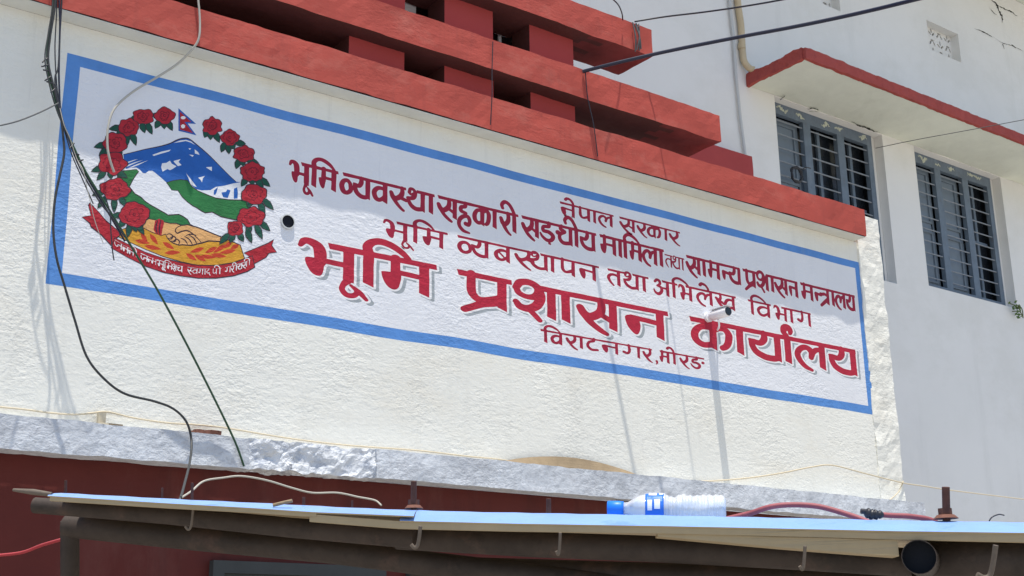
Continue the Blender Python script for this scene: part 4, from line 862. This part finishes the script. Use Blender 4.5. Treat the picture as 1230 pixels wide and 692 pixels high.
def hem(cols, name='hem', mt='hem', back=.012):
    mb = MB(); vs = []
    for px, y0, y1 in cols:
        d = depth(px) + .003; a = deep(px, y0, d); b = a - Vector((0, 0, (y1 - y0) / FPX * d * 1.05)); vs += [a, b, b + BK * back, a + BK * back]
    n = len(cols)
    mb.add(vs, [(4 * i + k, 4 * i + 4 + k, 4 * i + 4 + (k + 1) % 4, 4 * i + (k + 1) % 4) for i in range(n - 1) for k in range(4)] + [(0, 1, 2, 3), (4 * n - 1, 4 * n - 2, 4 * n - 3, 4 * n - 4)])
    return mb.build(name, M[mt], shed)
hb = [(372, 9), (500, 9), (800, 8.5), (1000, 9), (1300, 11.5)]
hem([(px, lin([(372, 617)] + lipR, px) + .6, lin([(372, 617)] + lipR, px) + lin(hb, px)) for px in [372] + list(range(380, 1281, 20))])
hem([(px, lin(lipL, px) + .5, lin(lipL, px) + 5.5) for px in range(60, 381, 20)])
hem([(px, y0, y1) for px, y0, y1 in ((790, 641, 644), (860, 642.5, 650), (940, 645, 657), (1020, 647.5, 663), (1078, 648.5, 667))], 'sheet_stack', 'hem', .05)
# rusty end at the far left and the pipes below
mb = MB(); mb.tube([deep(16, 588.5, 3.4), deep(40, 591, 3.38), deep(62, 594, 3.37)], [.004, .008, .006], 8); mb.build('rusty_edge', M['hook'], shed)
def pipe(pts, r, name='purlin', mt='pipe', n=14): mb = MB(); mb.tube([deep(*p) for p in pts], r, n); return mb.build(name, M[mt], shed)
pipe([(42, 607, 3.5), (200, 619, 3.42), (350, 634, 3.3), (500, 646, 3.2)], [.022, .024, .026, .028])
pipe([(478, 646, 3.25), (640, 654, 3.12), (800, 660, 3.0), (960, 668, 2.9), (1095, 676, 2.82)], [.030, .031, .031, .032, .032])
pipe([(80, 632, 3.62), (240, 648, 3.5), (400, 663, 3.4), (520, 678, 3.3), (700, 700, 3.15), (900, 726, 3.0)], .032, 'rafter')
pipe([(500, 684, 3.35), (800, 694, 3.1), (1110, 706, 2.9)], [.036, .036, .036], 'rafter')
pipe([(84, 626, 3.62), (84, 700, 3.62), (84, 1150, 3.62)], .026, 'post')
pipe([(1180, 700, 3.1), (1180, 1200, 3.1)], .03, 'post')
pipe([(1108, 672, 2.82), (1130, 672, 2.80), (1180, 672, 2.74), (1290, 676, 2.66)], .042, 'purlin')
a = deep(1104, 669, 2.68); dv = (BK * .9 + Vector((RX.x, RX.y, 0)) * .35).normalized(); r = .036; n = 22
u = dv.cross(Vector((0, 0, 1))).normalized(); v = Vector((0, 0, 1)); mb = MB(); vs = []
for q, rr in ((a + dv * .6, r), (a, r), (a, r * .96), (a + dv * .03, r * .96)):
    vs += [q + (u * math.cos(2 * math.pi * k / n) + v * math.sin(2 * math.pi * k / n)) * rr for k in range(n)]
mb.add(vs[:3 * n], [(i * n + k, i * n + (k + 1) % n, (i + 1) * n + (k + 1) % n, (i + 1) * n + k) for i in range(2) for k in range(n)], 0)
mb.add(vs[2 * n:], [(k, (k + 1) % n, n + (k + 1) % n, n + k) for k in range(n)] + [tuple(range(n, 2 * n))], 1)
tag(mb.build('pipe_end', [M['pipe'], M['pipein']], shed), 'open dark mouth of a thick pipe under the roof edge')
# hook bolts through the sheet
def bolt(px, py0, py1, d, r, head=True):
    a = deep(px, py0, d); b = deep(px, py1, d); mb = MB(); mb.tube([b - Vector((0, 0, .02)), a], r, 8)
    o = mb.build('bolt', M['rust'], shed)
    if head:
        mb = MB(); z = b.z + .006; mb.tube([Vector((b.x, b.y, z - .008)), Vector((b.x, b.y, z))], [r * 3.2, r * 2.2], 14); mb.build('washer', M['rustred'], o)
        mb = MB(); mb.tube([Vector((b.x, b.y, z + .001)), Vector((b.x, b.y, z + .014))], r * 1.9, 6); mb.build('nut', M['rust'], o)
    return o
bolt(1136, 585, 622, 2.78, .0085); bolt(497, 578, 610, 3.2, .0075); bolt(659, 599, 615, 3.15, .006, False); bolt(79, 577, 592, 3.5, .004, False)
bolt(365, 597, 606, 3.3, .004, False); bolt(423, 601, 609, 3.3, .003, False); bolt(231, 580, 601, 3.4, .004, False); bolt(195, 586, 599, 3.4, .003, False)
def hookb(px, y0, y1, dx, d, r=.0036):
    mb = MB(); mb.tube(cr([tuple(deep(px, y0, d)), tuple(deep(px - dx * .2, (y0 + y1) / 2, d)), tuple(deep(px - dx * .5, y1 - 3, d)), tuple(deep(px - dx, y1, d)), tuple(deep(px - dx * 1.6, y1 - 4, d))], 5), r, 8); mb.build('hook', M['hook'], shed)
hookb(232, 611, 636, 6, 3.28); hookb(505, 632, 658, 7, 3.0, .0045); hookb(673, 640, 666, 3, 2.9); hookb(967, 656, 684, 4, 2.72); hookb(1196, 655, 694, 14, 2.55, .0055)

# things on the roof
a = deep(735, 611, 3.10); b = deep(872, 612, 3.06); dv = (b - a).normalized(); L = (b - a).length
bt = empty('water_bottle', (a + b) / 2 - Vector((0, 0, .03)), 'crumpled clear plastic water bottle with blue cap lying on the tin roof', 'bottle')
u = dv.cross(Vector((0, 0, 1))).normalized(); v = u.cross(dv); BR = .0355
def lathe(prof, name, mt, crump=0, n=28):
    mb = MB(); vs = []
    for s, r in prof:
        for k in range(n):
            an = 2 * math.pi * k / n; p = a + dv * (s * L); rr = r * BR
            q = p + (u * math.cos(an) + v * math.sin(an)) * rr
            if crump: q += (u * math.cos(an) + v * math.sin(an)) * noise.noise(Vector((s * 9, math.cos(an) * 1.2, math.sin(an) * 1.2))) * crump + v * noise.noise(Vector((s * 3.1, 5, 1))) * crump * .7
            vs.append(q)
    m_ = len(prof)
    mb.add(vs, [(i * n + k, i * n + (k + 1) % n, (i + 1) * n + (k + 1) % n, (i + 1) * n + k) for i in range(m_ - 1) for k in range(n)] + [tuple(range(n)), tuple(range((m_ - 1) * n, m_ * n))], 0, True)
    return mb.build(name, M[mt], bt)
prof = [(.10, .40), (.14, .45), (.18, .66), (.22, .86), (.26, .97), (.30, 1.0)]
for k in range(1, 129):
    s = .30 + k * .005; r = 1.0
    if .47 < s < .60: r = .94 - .10 * math.sin((s - .47) / .13 * math.pi)
    if s > .50: r -= .085 * (0.5 + 0.5 * math.cos((s - .5) / .055 * 2 * math.pi))
    prof.append((s, r))
prof += [(.96, .97), (.985, .88), (1.0, .70), (1.0, .3)]
lathe(prof, 'body', 'plastic', .004)
lathe([(-.04, .47), (-.035, .53), (.07, .53), (.08, .50), (.105, .50), (.106, .4)], 'cap', 'cap')
lathe([(.30 + k * .018, 1.03) for k in range(10)], 'label', 'blabel', .002)
for s0, s1, a0, a1 in ((.33, .40, .9, 1.6), (.38, .43, -.1, .55), (.32, .36, -.2, .5), (.42, .455, 1.0, 1.5)):
    mb = MB(); vs = []
    for s in (s0, s1):
        for k in range(6):
            an = a0 + (a1 - a0) * k / 5; d0 = -u * math.cos(an) + v * math.sin(an)
            d0 = (u * (-1 if (u.dot(CAM - a) < 0) else 1)) * math.cos(an) + v * math.sin(an)
            vs.append(a + dv * (s * L) + d0 * (BR * 1.075))
    mb.add(vs, [(k, k + 1, 7 + k, 6 + k) for k in range(5)]); mb.build('label_patch', M['lwhite'], bt)
def tubeobj(name, pts, r, mt, label, cat):
    mb = MB(); mb.tube(cr([tuple(deep(*p)) for p in pts], 6), r, 10); return tag(mb.build(name, M[mt]), label, cat)
h_ = tubeobj('hose', [(870, 624, 3.08), (900, 617, 3.06), (925, 609, 3.04), (950, 606.5, 3.03), (980, 608, 3.02), (1005, 614, 3.0), (1030, 622, 2.97), (1045, 628, 2.95)], .0065, 'hose', 'faded red hose arching over the roof edge right of the bottle', 'hose')
t = empty('taped_cable', deep(1050, 620, 2.86), 'faded red cable with a black taped joint lying on the right of the roof', 'cable')
mb = MB(); mb.tube(cr([tuple(deep(*p)) for p in ((1050, 618, 2.86), (1075, 619.5, 2.86), (1090, 620, 2.86), (1112, 623, 2.86), (1125, 627, 2.86))], 5), .006, 8); mb.build('sheath', M['hose'], t)
mb = MB(); mb.tube(cr([tuple(deep(*p)) for p in ((1038, 615.5, 2.85), (1044, 617, 2.85), (1049, 618.5, 2.85), (1055, 618, 2.85), (1061, 619, 2.85))], 4), [.004, .008, .011, .0125, .010, .011, .013, .012, .009, .011, .0125, .010, .008, .010, .009, .007, .005], 9)
mb.tube([deep(1034, 614, 2.85), deep(1044, 615, 2.85), deep(1056, 619, 2.85)], .006, 8); mb.build('tape_joint', M['blackw'], t)
tubeobj('stick', [(328, 607, 3.2), (340, 604, 3.2), (351, 601.5, 3.2)], .0045, 'wood', 'short pale stick lying on the left roof sheet', 'stick')
tubeobj('red_wire', [(-12, 668, 4.2), (25, 664, 4.1), (50, 655, 4.0), (78, 647, 3.8)], .005, 'redw', 'thin red wire under the roof at the lower left edge', 'wire')
tubeobj('twig', [(1188, 626, 2.76), (1192, 621, 2.76), (1200, 618, 2.77), (1206, 619, 2.78)], .0014, 'blackw', 'tiny dark twig standing on the roof near the right edge', 'twig')
c = at(800, 598, -.08)
t = cable('lamp_lead', [(740, 600, -.05), (755, 603, -.06), (775, 603, -.06), (790, 601, -.05)], .005, 'greyw', 'grey lead with a plug hanging under the middle of the ledge', 'cable')
